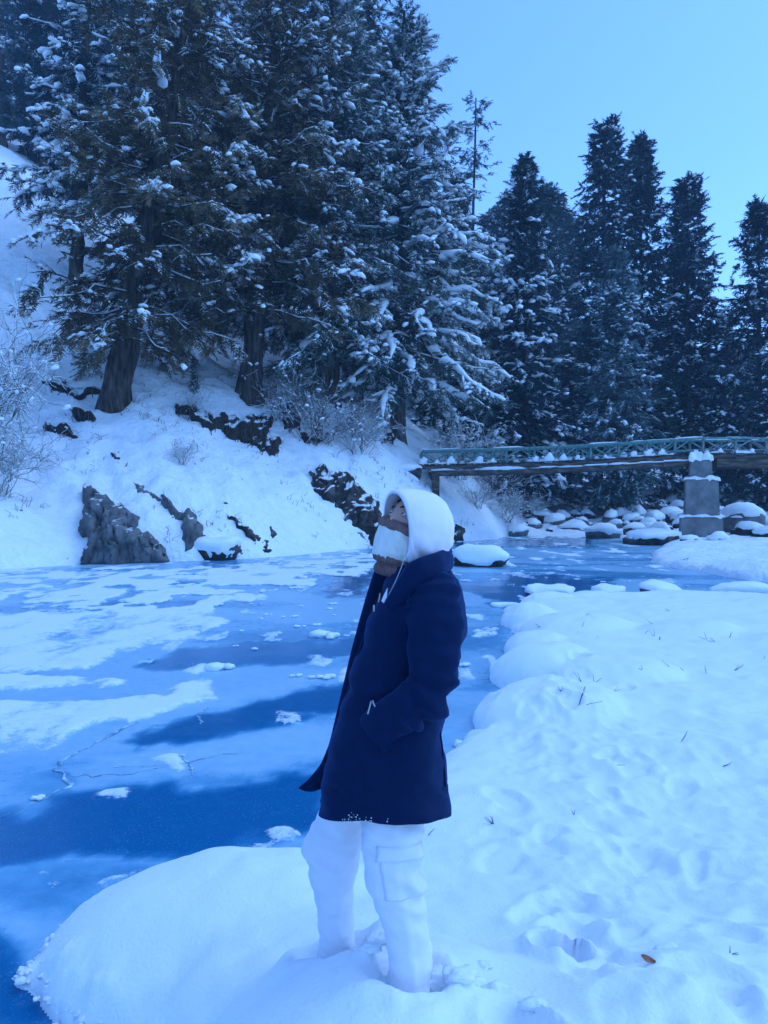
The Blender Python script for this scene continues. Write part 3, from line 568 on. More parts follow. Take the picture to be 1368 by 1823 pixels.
# ------------------------------------------------------------------ bare bushes
def bush_meshes(seed, n=22, H=2.4, spread=0.9, snow=0.4, r0=0.015):
    r = np.random.default_rng(seed); tb = MB(); sb = MB()
    K = 6; S = np.linspace(0, 1, K)
    def gen(o, d, ln, r_, lift):
        p = o[:, None] + d[:, None] * (ln[:, None] * S)[..., None]; p[..., 2] += lift * ln[:, None] * S ** 2 * 0.3
        p[:, 1:] += r.normal(0, 0.035, (len(o), K - 1, 3)) * ln[:, None, None]
        return p, r_[:, None] * (1 - 0.8 * S)[None]
    az = r.random(n) * 6.28; tl = r.uniform(0.1, 1, n) * spread
    d0 = np.stack([np.cos(az) * tl, np.sin(az) * tl, np.ones(n)], -1); d0 /= np.linalg.norm(d0, axis=1, keepdims=True)
    o0 = np.stack([r.normal(0, 0.2, n), r.normal(0, 0.2, n), np.full(n, -0.15)], -1)
    lv = [gen(o0, d0, H * r.uniform(0.6, 1.1, n), np.full(n, r0), -0.2)]
    for k, (cnt, f_) in enumerate(((7, 0.45), (5, 0.22))):
        p, rr_ = lv[-1]; m = len(p) * cnt; i = np.repeat(np.arange(len(p)), cnt); j = r.integers(2, K, m)
        o = p[i, j]; d = p[i, j] - p[i, j - 1]; d = d / np.linalg.norm(d, axis=1, keepdims=True) + r.normal(0, 0.55, (m, 3)); d /= np.linalg.norm(d, axis=1, keepdims=True)
        lv.append(gen(o, d, H * f_ * r.uniform(0.5, 1.2, m), np.full(m, r0 * 0.55 ** (k + 1)), -0.2))
    for p, rr_ in lv:
        v, _, f4 = tubes(p, rr_, 3); tb.add(v, None, f4)
        k = r.random(len(p)) < snow
        if k.any():
            v, _, f4 = tubes(p[k] + [0, 0, 0.012], rr_[k] * 0.9 + 0.004, 3); sb.add(v, None, f4)
    tips = np.concatenate([p[:, 3] for p, _ in lv[1:]]); k = r.random(len(tips)) < snow * 0.22; o = tips[k]
    pv = place(LUMP0[0], o, r.normal(0, 1, (len(o), 3)) * [1, 1, .3], r.uniform(0.04, 0.12, len(o)), r); nn = pv.shape[1]
    sb.add(pv, (ICO1[1][None] + (np.arange(len(pv)) * nn)[:, None, None]).reshape(-1, 3))
    return tb.mesh('stems'), sb.mesh('snow_load')
bm_ = [bush_meshes(60), bush_meshes(61, 28, 2.4, 1.4, 0.16), bush_meshes(62, 22, 2.4, 0.8, 0.6)]
def bush(k, label, u, v, d, h, rz=0.0, wide=1.0, group='bare shrubs on the slope'):
    b = P(u, v, d); z0 = tz(b[0], b[1]); e = empty('bare_shrub', (b[0], b[1], z0), label, 'shrub', group, rz); s = h / 2.4; e.scale = (s * wide, s * wide, s)
    obj('stems', bm_[k][0], M_twig, e); tag(obj('snow_load', bm_[k][1], M_snow_load, e), kind='stuff')
bush(2, 'tall snow-dusted bare shrub cut by the left edge of the view', -25, 800, 29, 5.6, 0.3, 0.75)
bush(2, 'lower frosted shrub beneath the tall shrub at the left edge', -5, 840, 27.5, 2.6, 1.3, 1.0)
bush(1, 'wide tangled bare shrub between the dark pine trunk and the frosted pine', 560, 760, 39, 3.2, 0.5, 1.2)
bush(1, 'bare shrub growing over the right end of the earth bank', 500, 740, 39.5, 3.0, 2.5, 1.0)
bush(0, 'fine twiggy shrub on the slope below the frosted pine', 640, 800, 40, 2.5, 1.0, 1.2)
bush(2, 'rounded bare shrub just above the left end of the bridge', 815, 790, 47, 3.0, 0.0, 1.5)
bush(1, 'snowy shrub behind the left end of the bridge railing', 870, 800, 50, 2.6, 2.0, 1.4)
bush(2, 'pale frosted shrub under the middle of the bridge', 900, 850, 48, 1.9, 1.0, 1.6)
bush(0, 'thin shrub on the bank below the left end of the bridge', 850, 865, 45, 1.5, 3.0, 1.2)
bush(1, 'dark twiggy shrub by the water under the bridge beams', 985, 872, 57, 1.5, 0.7, 1.3)
bush(0, 'bare shrub among the boulders left of the concrete pier', 1130, 872, 62, 1.5, 0.2, 1.3)
bush(0, 'bare shrub among the boulders right of the concrete pier', 1320, 878, 60, 1.4, 0.9, 1.3)
bush(0, 'sparse sapling beside the leaning pine trunk', 345, 730, 37, 1.5, 0.0, 0.6)
bush(0, 'little bare shrub on the open snow below the earth bank', 325, 790, 33, 1.1, 0.0, 0.9)
b = P(345, 705, 38.5)
tree_from(far_m[2], 'fir_sapling', 'tiny green fir sapling standing on the left end of the earth bank', (b[0], b[1], tz(b[0], b[1])), None, 0.4, (0.09, 0.09, 0.095))

# ------------------------------------------------------------------ rocks
def rock_mesh(seed, sub=3, facet=0.35, lumps=0.25, squash=(1, 1, 1)):
    base = {2: ICO2, 3: ICO3, 4: ICO4}[sub]; r = np.random.default_rng(seed); v = base[0].copy()
    v *= 1 + 1.5 * lumps * noise3(v, 0.9, seed)[:, None] + 0.4 * lumps * noise3(v, 2.1, seed + 5)[:, None]
    for i in range(7):                                # planes that chop the stone into facets
        nrm = r.normal(0, 1, 3); nrm /= np.linalg.norm(nrm); h = r.uniform(0.62, 0.9); dd = v @ nrm - h; v -= np.clip(dd, 0, None)[:, None] * nrm * facet * 2.2
    v *= 1 + 0.10 * noise3(v, 5.0, seed + 2)[:, None]
    return v * np.array(squash), base[1]
def cap_mesh(v, f, seed, level=0.25, t=0.10):
    s = np.abs(v).max(0); q = v * np.array([1.05, 1.05, 1.0]); lv = level * s[2] + 0.28 * s[2] * noise3(v / s, 1.3, seed)
    q[:, 2] = np.where(q[:, 2] > lv, q[:, 2] + t * (1 + 0.9 * noise3(v / s, 1.9, seed + 4)), lv + 0.25 * (q[:, 2] - lv) * 0.2)
    k = q[:, 2] >= lv - 0.12 * s[2]
    low = v[:, 2] < lv - 0.05 * s[2]
    q[low] = v[low] * np.array([0.85, 0.85, 0]) + np.stack([0 * lv[low], 0 * lv[low], lv[low] - 0.02], -1)
    return q, f
def boulder(label, loc, size, seed, mat=None, level=0.2, t=0.12, cat='rock', name='boulder', group=None, rz=0.0, sub=3, cap=True, facet=0.35):
    v, f = rock_mesh(seed, sub, facet, squash=size)
    if not cap:
        o = tag(obj(name, mesh_np(name, v, [f], True), mat or M_rock, None, loc), label, cat, group); o.rotation_euler = (0, 0, rz); return o
    e = empty(name, loc, label, cat, group, rz)
    obj('stone', mesh_np('stone', v, [f]), mat or M_rock, e)
    q, f2 = cap_mesh(v, f, seed, level, t); obj('snow_cap', mesh_np('snow_cap', q, [f2]), M_snow_load, e)
    return e
def on_ice(u, v): w_ = W(u, v); return w_
w = W(855, 1008); boulder('broad snow-covered boulder in the ice right behind the white hood', (w[0] + 0.05, w[1] + 0.3, 0.18), (1.1, 0.75, 0.50), 101, M_rock_dark, -0.25, 0.12)
w = W(984, 1063); boulder('oval snow-capped stone alone on the dark ice, nearest the near bank', (w[0], w[1] + 0.3, 0.02), (0.58, 0.42, 0.20), 102, M_rock_dark, -0.15, 0.10)
w = W(1085, 1066); boulder('small round snow-capped stone touching the far rim of the near bank', (w[0], w[1] + 0.3, 0.05), (0.42, 0.3, 0.16), 103, M_rock, -0.3, 0.08)
w = W(905, 1080); boulder('low flat snow lump on the ice below the oval stone', (w[0], w[1], 0.0), (0.28, 0.22, 0.05), 104, M_rock, -0.4, 0.05)
w = W(1332, 1066); boulder('wide flat snow pillow stone in the ice at the right edge of the view', (w[0], w[1] + 0.4, 0.05), (0.75, 0.5, 0.24), 105, M_rock, -0.4, 0.1)
w = W(1170, 1062); boulder('half-buried snowy stone at the rim of the near bank right of the round stone', (w[0], w[1] - 0.2, 0.08), (0.6, 0.4, 0.2), 106, M_rock, -0.5, 0.1)
w = W(1166, 970); boulder('long dark boulder with a snow top left of the pier foot', (w[0], w[1] + 0.2, 0.15), (1.7, 0.8, 0.62), 107, M_rock_dark, 0.35, 0.14)
w = W(1074, 958); boulder('big rounded snow dome boulder in the stream under the bridge', (w[0], w[1], 0.2), (1.0, 0.8, 0.62), 108, M_rock, -0.1, 0.18)
w = W(1040, 952); boulder('snow-capped boulder just left of the big snow dome', (w[0] - .3, w[1] + 1.5, 0.25), (1.1, 0.8, 0.5), 109, M_rock, 0.0, 0.16)
w = W(925, 955); boulder('squarish snowy boulder at the foot of the left bank below the bridge', (w[0], w[1] + .5, 0.2), (0.75, 0.7, 0.5), 110, M_rock, 0.0, 0.14)
w = W(995, 950); boulder('long low snow-capped boulder in the stream right of the squarish one', (w[0], w[1] + .5, 0.2), (1.3, 0.7, 0.45), 111, M_rock, 0.1, 0.14)
w = W(1222, 975); boulder('small snow-topped rock at the left foot of the pier', (w[0], w[1] - 0.2, 0.35), (0.42, 0.4, 0.26), 112, M_rock, 0.1, 0.1)
w = W(1275, 975); boulder('small snowy rock in front of the pier', (w[0], w[1] - 0.2, 0.4), (0.5, 0.45, 0.25), 113, M_rock, -0.1, 0.12)
w = W(1330, 968); boulder('dark rock with a snow collar right of the pier', (w[0], w[1], 0.5), (1.0, 0.8, 0.6), 114, M_rock_dark, 0.35, 0.12)
boulder('large grey boulder with a domed snow cap right of the pier', tuple(P(1322, 928, 43)), (1.25, 1.0, 0.95), 115, M_rock, 0.25, 0.22)
w = W(1362, 972); boulder('rock with thick snow cut by the right edge near the pier', (w[0], w[1] - .5, 0.5), (0.8, 0.7, 0.5), 116, M_rock_dark, 0.2, 0.16)
tmp = [boulder('snow-capped boulder in the stony riverbed beyond the bridge', (0, 0, -50), (1, 0.85, 0.75), 120 + i, [M_rock, M_rock_dark][i % 2], 0.05 + 0.08 * i, 0.22, group='boulders in the riverbed beyond the bridge', sub=2 if i > 1 else 3) for i in range(5)]
rb = np.random.default_rng(8); first = list(tmp); placed = []
tries = 0
while len(placed) < 230 and tries < 9000:
    tries += 1
    y_ = 43.5 + 30 * rb.random() ** 1.25; u = rb.uniform(900, 1430); x_ = (u - U0) / F * y_
    s_ = float(sd_polyline(np.array([x_]), np.array([y_]), SHORE_L)[0])
    if s_ > 0.4: continue
    if u < 1120 and y_ < 49: continue
    if y_ < 48 and x_ < 15.5: continue
    rad = rb.uniform(0.25, 1.15) * (0.8 + 0.2 * rb.random())
    if any((x_ - a) ** 2 + (y_ - c) ** 2 < ((rad + q) * 0.62) ** 2 for a, c, q in placed): continue
    placed.append((x_, y_, rad))
for i, (x_, y_, rad) in enumerate(placed):
    o = first.pop() if first else copy_tree(tmp[i % 5])
    o.location = (x_, y_, max(tz(x_, y_), 0) + rad * 0.22); o.rotation_euler = (rb.normal(0, .12), rb.normal(0, .12), rb.random() * 6.28); o.scale = (rad * 1.15, rad, rad * rb.uniform(0.7, 1.0))

def outcrop(label, u, v, d, size, seed, mat, rot=(0, 0, 0), name='rock_outcrop', facet=0.4, sub=4, out=0.0):
    b = P(u, v, d); o = boulder(label, tuple(b), size, seed, mat, cap=False, name=name, sub=sub, facet=facet); o.rotation_euler = rot; return o
def surf(u, v):                                     # distance at which the sight line meets the slope
    lo, hi = 22.0, 90.0
    ds = np.linspace(lo, hi, 700); p = np.stack([(u - U0) / F * ds, ds, HC - (v - V0) / F * ds], -1)
    h = np.maximum(terrain(p[:, 0], p[:, 1]), 0.0); k = np.argmax(h > p[:, 2]); return float(ds[k]) if (h > p[:, 2]).any() else 60.0
_rr = np.random.default_rng(19)
def Z3(pts, ox=0): return [(ox + a / 2, 450 + b / 2) for a, b in pts]
def rock_patch(name, label, poly, mat, out=0.3, rough=0.25, seed=0, res=6.0, cat='rock', group=None, parent=None, roots=0, soft=4.0, wob=7.0):
    """bare rock or earth that stands out of the slope inside an outline; its rim dips under the snow"""
    p = np.array(poly, float); u0, v0 = p.min(0) - 12; u1, v1 = p.max(0) + 12
    nu = int(np.clip((u1 - u0) / res * 2.2, 12, 70)); nv = int(np.clip((v1 - v0) / res * 2.2, 12, 60))
    U, Vv = np.meshgrid(np.linspace(u0, u1, nu), np.linspace(v1, v0, nv))
    dc = surf(p[:, 0].mean(), p[:, 1].mean()); ds = np.linspace(max(dc - 7, 20), dc + 9, 150)
    X = (U[..., None] - U0) / F * ds; Zz = HC - (Vv[..., None] - V0) / F * ds; Yy = np.broadcast_to(ds, X.shape)
    hit = np.maximum(terrain(X, Yy), -0.05) > Zz; k = np.argmax(hit, -1); k[~hit.any(-1)] = 75; D = ds[k]
    for q in range(nv - 2, -1, -1):                   # below the water line the patch drops straight into the ice
        bad = HC - (Vv[q] - V0) / F * D[q] < 0.04; D[q] = np.where(bad, D[q + 1], D[q])
    for _ in range(2): D[1:-1, 1:-1] = (D[1:-1, 1:-1] * 2 + D[:-2, 1:-1] + D[2:, 1:-1] + D[1:-1, :-2] + D[1:-1, 2:]) / 6
    G = np.stack([(U - U0) / F * D, D, HC - (Vv - V0) / F * D], -1)
    nn = np.cross(np.gradient(G, axis=1), np.gradient(G, axis=0)); nn /= np.linalg.norm(nn, axis=-1, keepdims=True) + 1e-9; nn *= np.sign(-nn[..., 1:2] + 1e-6)
    nn = nn * 0.6 + np.array([0, -0.55, 0.25])
    w1 = wob * fbm(U / 16 + seed, Vv / 16, 3, 3.0) * 1.6; w2 = wob * fbm(U / 16, Vv / 16 + seed, 3, 9.0) * 1.6
    sd = sd_poly(U + w1, Vv + w2, p) + 3.5
    a = fbm(U / 26 + seed, Vv / 26, 4, 5.0); b_ = fbm((U + Vv) / 11 + seed, (Vv - U) / 34, 3, 7.0)
    facet = np.round((0.9 * a + 0.7 * b_) * 3) / 3
    h = out * sstep(-soft, soft * 2.2, sd) * (0.75 + 0.25 * sstep(0, 40, sd)) + rough * sstep(0, 8, sd) * (0.40 * facet + 0.55 * a + 0.12 * fbm(U / 6, Vv / 6, 3, seed)) - 0.16 - 0.25 * sstep(0, -10, sd) - 0.8 * out * rough * sstep(0, 8, sd) * (np.exp(-(fbm(U / 34 + seed, Vv / 46, 3, 13.0) / 0.035) ** 2) + 0.7 * np.exp(-(fbm((U + Vv) / 40 + seed, Vv / 60, 2, 33.0) / 0.03) ** 2))
    G = G + nn * h[..., None]
    I = np.arange(nu * nv).reshape(nv, nu); f = np.stack([I[:-1, :-1], I[:-1, 1:], I[1:, 1:], I[1:, :-1]], -1).reshape(-1, 4)
    keep = (sd > -9).ravel()[f].any(1); f = f[keep]; used = np.unique(f); mp = np.full(nu * nv, -1); mp[used] = np.arange(len(used)); Vt = G.reshape(-1, 3)[used]; f = mp[f]
    o0 = Vt.mean(0)
    if not roots: return tag(obj(name, mesh_np(name, Vt - o0, [f]), mat, None, tuple(o0)), label, cat, group)
    e = empty(name, tuple(o0), label, cat, group); obj('soil', mesh_np('soil', Vt - o0, [f]), mat, e)
    r = np.random.default_rng(seed); ins = np.argwhere(sd > 2); rt = []
    for q in ins[r.integers(0, len(ins), roots)]:
        a0 = G[q[0], q[1]] - o0; hh = r.uniform(0.25, 0.9); rt.append([a0, a0 + [r.normal(0, .08), -0.16, -hh * 0.35], a0 + [r.normal(0, .16), -0.15, -hh]])
    v, _, f4 = tubes(np.array(rt), np.tile([0.03, 0.022, 0.008], (len(rt), 1)), 3); m2 = MB(); m2.add(v, None, f4); tag(obj('roots', m2.mesh('roots'), M_twig, e), kind='stuff')
    return e
EG = 'bare earth showing through the snow'
rock_patch('boulder', 'big grey boulder with cracked faces at the water edge below the leaning pine', Z3([(298, 850), (330, 858), (375, 882), (430, 903), (488, 933), (482, 985), (530, 1018), (562, 1048), (595, 1072), (602, 1118), (300, 1118), (303, 1062), (322, 1040), (290, 990), (308, 960), (298, 900)]), M_rock, 0.85, 0.34, 1, 5)
for i, (pts, lab, mt, o_) in enumerate([
    ([(455, 803), (520, 828), (562, 868), (575, 890), (535, 872), (480, 840)], 'thin slanting ledge of grey rock showing above the big boulder', M_rock, 0.3),
    ([(566, 866), (602, 880), (635, 928), (690, 932), (722, 968), (712, 1000), (735, 1012), (690, 1050), (660, 1055), (648, 962), (606, 932)], 'slanting dark rock face right of the big grey boulder', M_rock, 0.6),
    ([(728, 1062), (752, 1058), (775, 1085), (735, 1100)], 'dark foot of the snow-hooded rock at the water edge', M_rock_dark, 0.25),
    ([(785, 922), (840, 955), (900, 985), (962, 1036), (992, 1076), (935, 1070), (885, 1018), (828, 970)], 'slanting strip of dark rock on the slope near the water', M_rock_dark, 0.3),
    ([(768, 1026), (832, 1036), (875, 1070), (862, 1088), (800, 1052)], 'low dark rock strip at the water edge', M_rock_dark, 0.28),
    ([(936, 905), (968, 955), (992, 1008), (1010, 1072), (982, 1066), (962, 992), (938, 940)], 'narrow dark gully rock running down to the ice', M_rock_dark, 0.25),
    ([(1093, 776), (1150, 765), (1195, 782), (1252, 815), (1305, 866), (1350, 905), (1352, 985), (1334, 1040), (1290, 992), (1230, 945), (1168, 885), (1115, 828)], 'long dark jagged rock ridge slanting down to the ice left of the hood', M_rock_dark, 0.6),
    ([(1250, 982), (1292, 996), (1325, 1040), (1280, 1024)], 'small grey rock under the lower end of the jagged ridge', M_rock, 0.25),
    ([(1016, 758), (1072, 763), (1068, 780), (1028, 774)], 'small dark stone on the slope above the jagged ridge', M_rock_dark, 0.25),
    ([(366, 706), (430, 708), (465, 718), (442, 738), (374, 727)], 'flat dark stone patch between the leaning pine and the big grey boulder', M_rock_dark, 0.22),
    ([(130, 118), (158, 128), (148, 152)], 'small dark stone high on the open slope at the left', M_rock_dark, 0.3),
    ([(780, 876), (824, 892), (818, 912), (790, 902)], 'little dark rock in the middle of the lower slope', M_rock_dark, 0.2),
    ([(1080, 886), (1102, 902), (1088, 914)], 'tiny dark rock left of the jagged ridge', M_rock_dark, 0.2),
    ([(236, 838), (264, 843), (260, 858), (242, 856)], 'tiny stone above the left shoulder of the big grey boulder', M_rock_dark, 0.2),
    ([(170, 975), (205, 980), (198, 995), (172, 990)], 'tiny dark stone on the snow left of the big grey boulder', M_rock_dark, 0.18)]):
    rock_patch('rock_outcrop', lab, Z3(pts), mt, o_, 0.32 if len(pts) > 7 else 0.16, 10 + i)
for i, (pts, ox, lab, mt, o_) in enumerate([
    ([(240, 955), (278, 982), (290, 1030), (246, 1026)], 684, 'dark rock at the water edge right behind the white hood', M_rock_dark, 0.4),
    ([(92, 546), (200, 553), (275, 573), (200, 584), (105, 568)], 684, 'dark ledge on the snowy slope above the left end of the bridge', M_rock_dark, 0.3),
    ([(-5, 636), (62, 648), (48, 690), (0, 676)], 684, 'dark earth patch below the broad pine trunk', M_earth, 0.3),
    ([(565, 842), (602, 848), (592, 892), (575, 880)], 684, 'small dark rock at the end of the bank under the bridge', M_rock_dark, 0.3),
    ([(482, 922), (502, 928), (496, 948)], 684, 'tiny grey stone on the bank under the bridge beams', M_rock, 0.2),
    ([(278, 846), (312, 868), (302, 884)], 684, 'small dark stone on the bank below the bridge post', M_rock_dark, 0.2)]):
    rock_patch('rock_outcrop', lab, Z3(pts, ox), mt, o_, 0.2, 40 + i)
for i, (pts, lab, n_) in enumerate([
    ([(622, 536), (700, 555), (780, 585), (850, 596), (940, 574), (975, 606), (950, 652), (942, 706), (880, 676), (820, 656), (750, 626), (690, 596), (640, 570)], 'long dark overhang of earth and hanging roots below the tall pine', 170),
    ([(1000, 570), (1062, 566), (1066, 640), (1018, 626)], 'dark earth patch right of the overhang under the tangled shrub', 40),
    ([(1078, 646), (1152, 656), (1160, 684), (1098, 678)], 'flat dark earth strip below the tangled shrub', 20),
    ([(946, 650), (994, 660), (978, 728), (942, 706)], 'dark earth tongue hanging below the right end of the overhang', 20),
    ([(142, 450), (200, 456), (262, 476), (335, 480), (365, 500), (300, 516), (230, 500), (162, 478)], 'ragged dark ledge running left from the leaning pine trunk', 40),
    ([(250, 566), (302, 576), (350, 588), (328, 610), (268, 590)], 'small dark earth patch just below the leaning pine trunk', 14),
    ([(152, 616), (232, 620), (276, 656), (178, 650)], 'dark earth patch right of the frosted shrub at the left', 20)]):
    rock_patch('earth_bank', lab, Z3(pts), M_earth, 0.5, 0.35, 60 + i, 6.0, 'earth bank', EG, roots=n_)
w_ = boulder('snow-hooded rock at the foot of the slope right of the big grey boulder', tuple(P(388, 982, surf(388, 985) - 0.2)), (1.0, 0.6, 0.55), 140, M_rock_dark, -0.3, 0.15)

# dry stalks and twigs poking through the snow of the slope
r = np.random.default_rng(91); st = []
while len(st) < 1500:
    u = r.uniform(0, 760); v = r.uniform(520, 985); d = None
    x_, y_ = r.uniform(-20, 5), r.uniform(25, 48)
    s_ = float(sd_polyline(np.array([x_]), np.array([y_]), SHORE_L)[0])
    if s_ < 0.3 or s_ > 16: continue
    if vnoise(np.array([x_ * 0.5]), np.array([y_ * 0.5]))[0] < -0.02: continue
    z_ = tz(x_, y_)
    for k in range(r.integers(1, 4)):
        h_ = r.uniform(0.08, 0.35); a = np.array([x_ + r.normal(0, .08), y_ + r.normal(0, .08), z_ - 0.05])
        st.append([a, a + [r.normal(0, .1) * h_ * 3, r.normal(0, .05), h_ * 0.6], a + [r.normal(0, .2) * h_ * 3, r.normal(0, .05), h_]])
v, _, f4 = tubes(np.array(st), np.tile([0.012, 0.009, 0.004], (len(st), 1)), 3); m2 = MB(); m2.add(v, None, f4)
tag(obj('dry_grass', m2.mesh('dry_grass'), M_twig), 'thin dry stalks sticking out of the snow on the left slope', 'dry grass', kind='stuff')

# ------------------------------------------------------------------ bridge
def deck_pt(u):                                     # deck line through the photo: left landing, pier, right side
    us = [735, 850, 960, 1080, 1180, 1252, 1310, 1420]; vs = [828, 826, 823, 817.5, 811.5, 807.5, 808, 809]; ds = [43.0, 42.0, 41.2, 40.3, 39.6, 39.2, 39.0, 38.6]
    return P(u, np.interp(u, us, vs), np.interp(u, us, ds))
e = empty('footbridge', (0, 0, 0), 'wooden footbridge with teal cross-braced railings and snow along its beams', 'bridge')
Bo = deck_pt(1000); e.location = Bo
def bpart(name, a, b, w, h, mat, off=(0, 0, 0), bev=0.008):
    mid = (np.array(a) + np.array(b)) / 2 + np.array(off); v, f = beam(np.array(a) + off - mid, np.array(b) + off - mid, w, h, bev)
    return obj(name, mesh_np(name, v, [f], False), mat, e, mid - Bo)
def bsnow(a, b, w, h, seed, off=(0, 0, 0)):          # an uneven strip of snow lying on a timber
    r = np.random.default_rng(seed); K = 48; S = np.linspace(0, 1, K); a = np.array(a) + off; b = np.array(b) + off; L = np.linalg.norm(b - a)
    p = a + (b - a) * S[:, None]; rad = h * np.clip(0.45 + 2.2 * vnoise(S * L * 1.4 + seed * 9.1, S * 0 + seed) + 0.6 * vnoise(S * L * 4.0 + seed, S * 0), 0.02, 1.6)
    mid = p.mean(0); p = p - mid; v, _, f4 = tubes(p[None], rad[None], 7)
    axis_y = np.repeat(p, 7, 0); v[:, 1] = axis_y[:, 1] + (v[:, 1] - axis_y[:, 1]) * (w / h) * 0.5
    return obj('snow_strip', mesh_np('snow_strip', v, [f4]), M_snow_load, e, mid - Bo)
ctr = [deck_pt(u) for u in np.linspace(752, 1252, 11)] + [deck_pt(u) for u in (1310, 1365, 1420)]
for si, yo in ((0, 0.0), (1, 1.7)):                  # near and far railing and stringer
    o_ = np.array([0, yo, 0])
    for a, b_ in zip(ctr[:-1], ctr[1:]):
        ri = ctr.index(a) if False else 0
    for i, (a, b_) in enumerate(zip(ctr[:-1], ctr[1:])):
        right = i >= 10; H = 0.82; mt = M_greyrail if right else M_teal
        up = np.array([0, 0, 1.0])
        bpart('top_rail', a + up * H, b_ + up * H, 0.10, 0.10, M_teal, o_)
        bpart('bottom_rail', a + up * 0.22, b_ + up * 0.22, 0.06, 0.07, mt, o_)
        bpart('post', a + up * 0.0, a + up * (H - 0.052), 0.12, 0.12, M_greyrail if right and i % 2 == 0 else M_teal, o_)
        m_ = (a + b_) / 2
        if not right and i % 3 == 2: bpart('baluster', m_ + up * 0.26, m_ + up * (H - 0.05), 0.06, 0.06, mt, o_ + [0, 0.01, 0])
        if i % 2: bpart('brace', a + up * 0.28, m_ + up * (H - 0.07), 0.06, 0.075, mt, o_ + [0, -0.06, 0]); bpart('brace', m_ + up * (H - 0.07), b_ + up * 0.28, 0.06, 0.075, mt, o_ + [0, 0.065, 0])
        else: bpart('brace', a + up * (H - 0.07), m_ + up * 0.28, 0.06, 0.075, mt, o_ + [0, -0.06, 0]); bpart('brace', m_ + up * 0.28, b_ + up * (H - 0.07), 0.06, 0.075, mt, o_ + [0, 0.065, 0])
        bpart('stringer', a - up * 0.14, b_ - up * 0.14, 0.18, 0.24, M_wood, o_)
        bsnow(a + up * (H + 0.06), b_ + up * (H + 0.06), 0.06, 0.045, 300 + i + 40 * si, o_)
        if si == 0:
            bsnow(a + up * 0.02, b_ + up * 0.02, 0.18, 0.12, 400 + i, (0, 0.03, 0))
        # little heaps of snow against the foot of each post
        for q, pp in enumerate((a, m_)):
            if rng.random() < 0.3: continue
            vv = LUMP1[(i + q) % 4] * np.array([0.20, 0.14, 0.55]) * (0.5 + 0.9 * rng.random()); obj('snow_heap', mesh_np('snow_heap', vv, [ICO2[1]]), M_snow_load, e, pp + o_ + [0.04, -0.03, 0.12] - Bo)
# lower girders of the long span and the short span, with a snow-covered ledge
gl = [deck_pt(u) for u in (768, 850, 960, 1080, 1180, 1240)]
for si, yo in ((0, 0.05), (1, 1.65)):
    for i, (a, b_) in enumerate(zip(gl[:-1], gl[1:])):
        dz = np.array([0, yo - 0.12 * (si == 0), -0.48]); bpart('girder', a, b_, 0.24, 0.25, M_wood, dz)
        if si == 0:
            bsnow(a, b_, 0.24, 0.13 if i < 3 else 0.035, 500 + i, dz + [0, 0, 0.165]); bsnow(a, b_, 0.18, 0.05, 520 + i, dz + [0, -0.08, 0.20])
    a, b_ = deck_pt(1275), deck_pt(1420); bpart('girder', a, b_, 0.26, 0.42, M_wood, np.array([0, yo - 0.1 * (si == 0), -0.48]))
for i, u in enumerate(np.linspace(748, 1420, 60)):   # deck boards laid across, ends just proud of the beams
    c = deck_pt(u); vv, ff = box(0.30, 2.05, 0.05, 0.006); obj('deck_board', mesh_np('deck_board', vv, [ff], False), M_wood, e, c + [0, 0.85, 0.006 * (i % 3) - 0.0] - Bo)
a = deck_pt(776) - [0, 0, 0.63]
for yo in (0.1, 1.6):
    pb = np.array([a[0], a[1] + yo, a[2]]); zb = tz(pb[0], pb[1]) - 0.3; bpart('support_post', pb, [pb[0], pb[1], min(zb, pb[2] - 0.9)], 0.42, 0.42, M_wood)
vv, ff = box(2.4, 2.6, 0.7, 0.05); vv += 0.05 * np.random.default_rng(3).normal(0, 1, vv.shape); ap = deck_pt(738) + [-0.8, 0.9, -0.45]; obj('landing', mesh_np('landing', vv, [ff]), M_rock_dark, e, ap - Bo)
vv = ICO3[0] * np.array([1.7, 1.7, 0.42]); obj('landing_snow', mesh_np('landing_snow', vv, [ICO3[1]]), M_snow_load, e, ap + [0, 0, 0.3] - Bo)

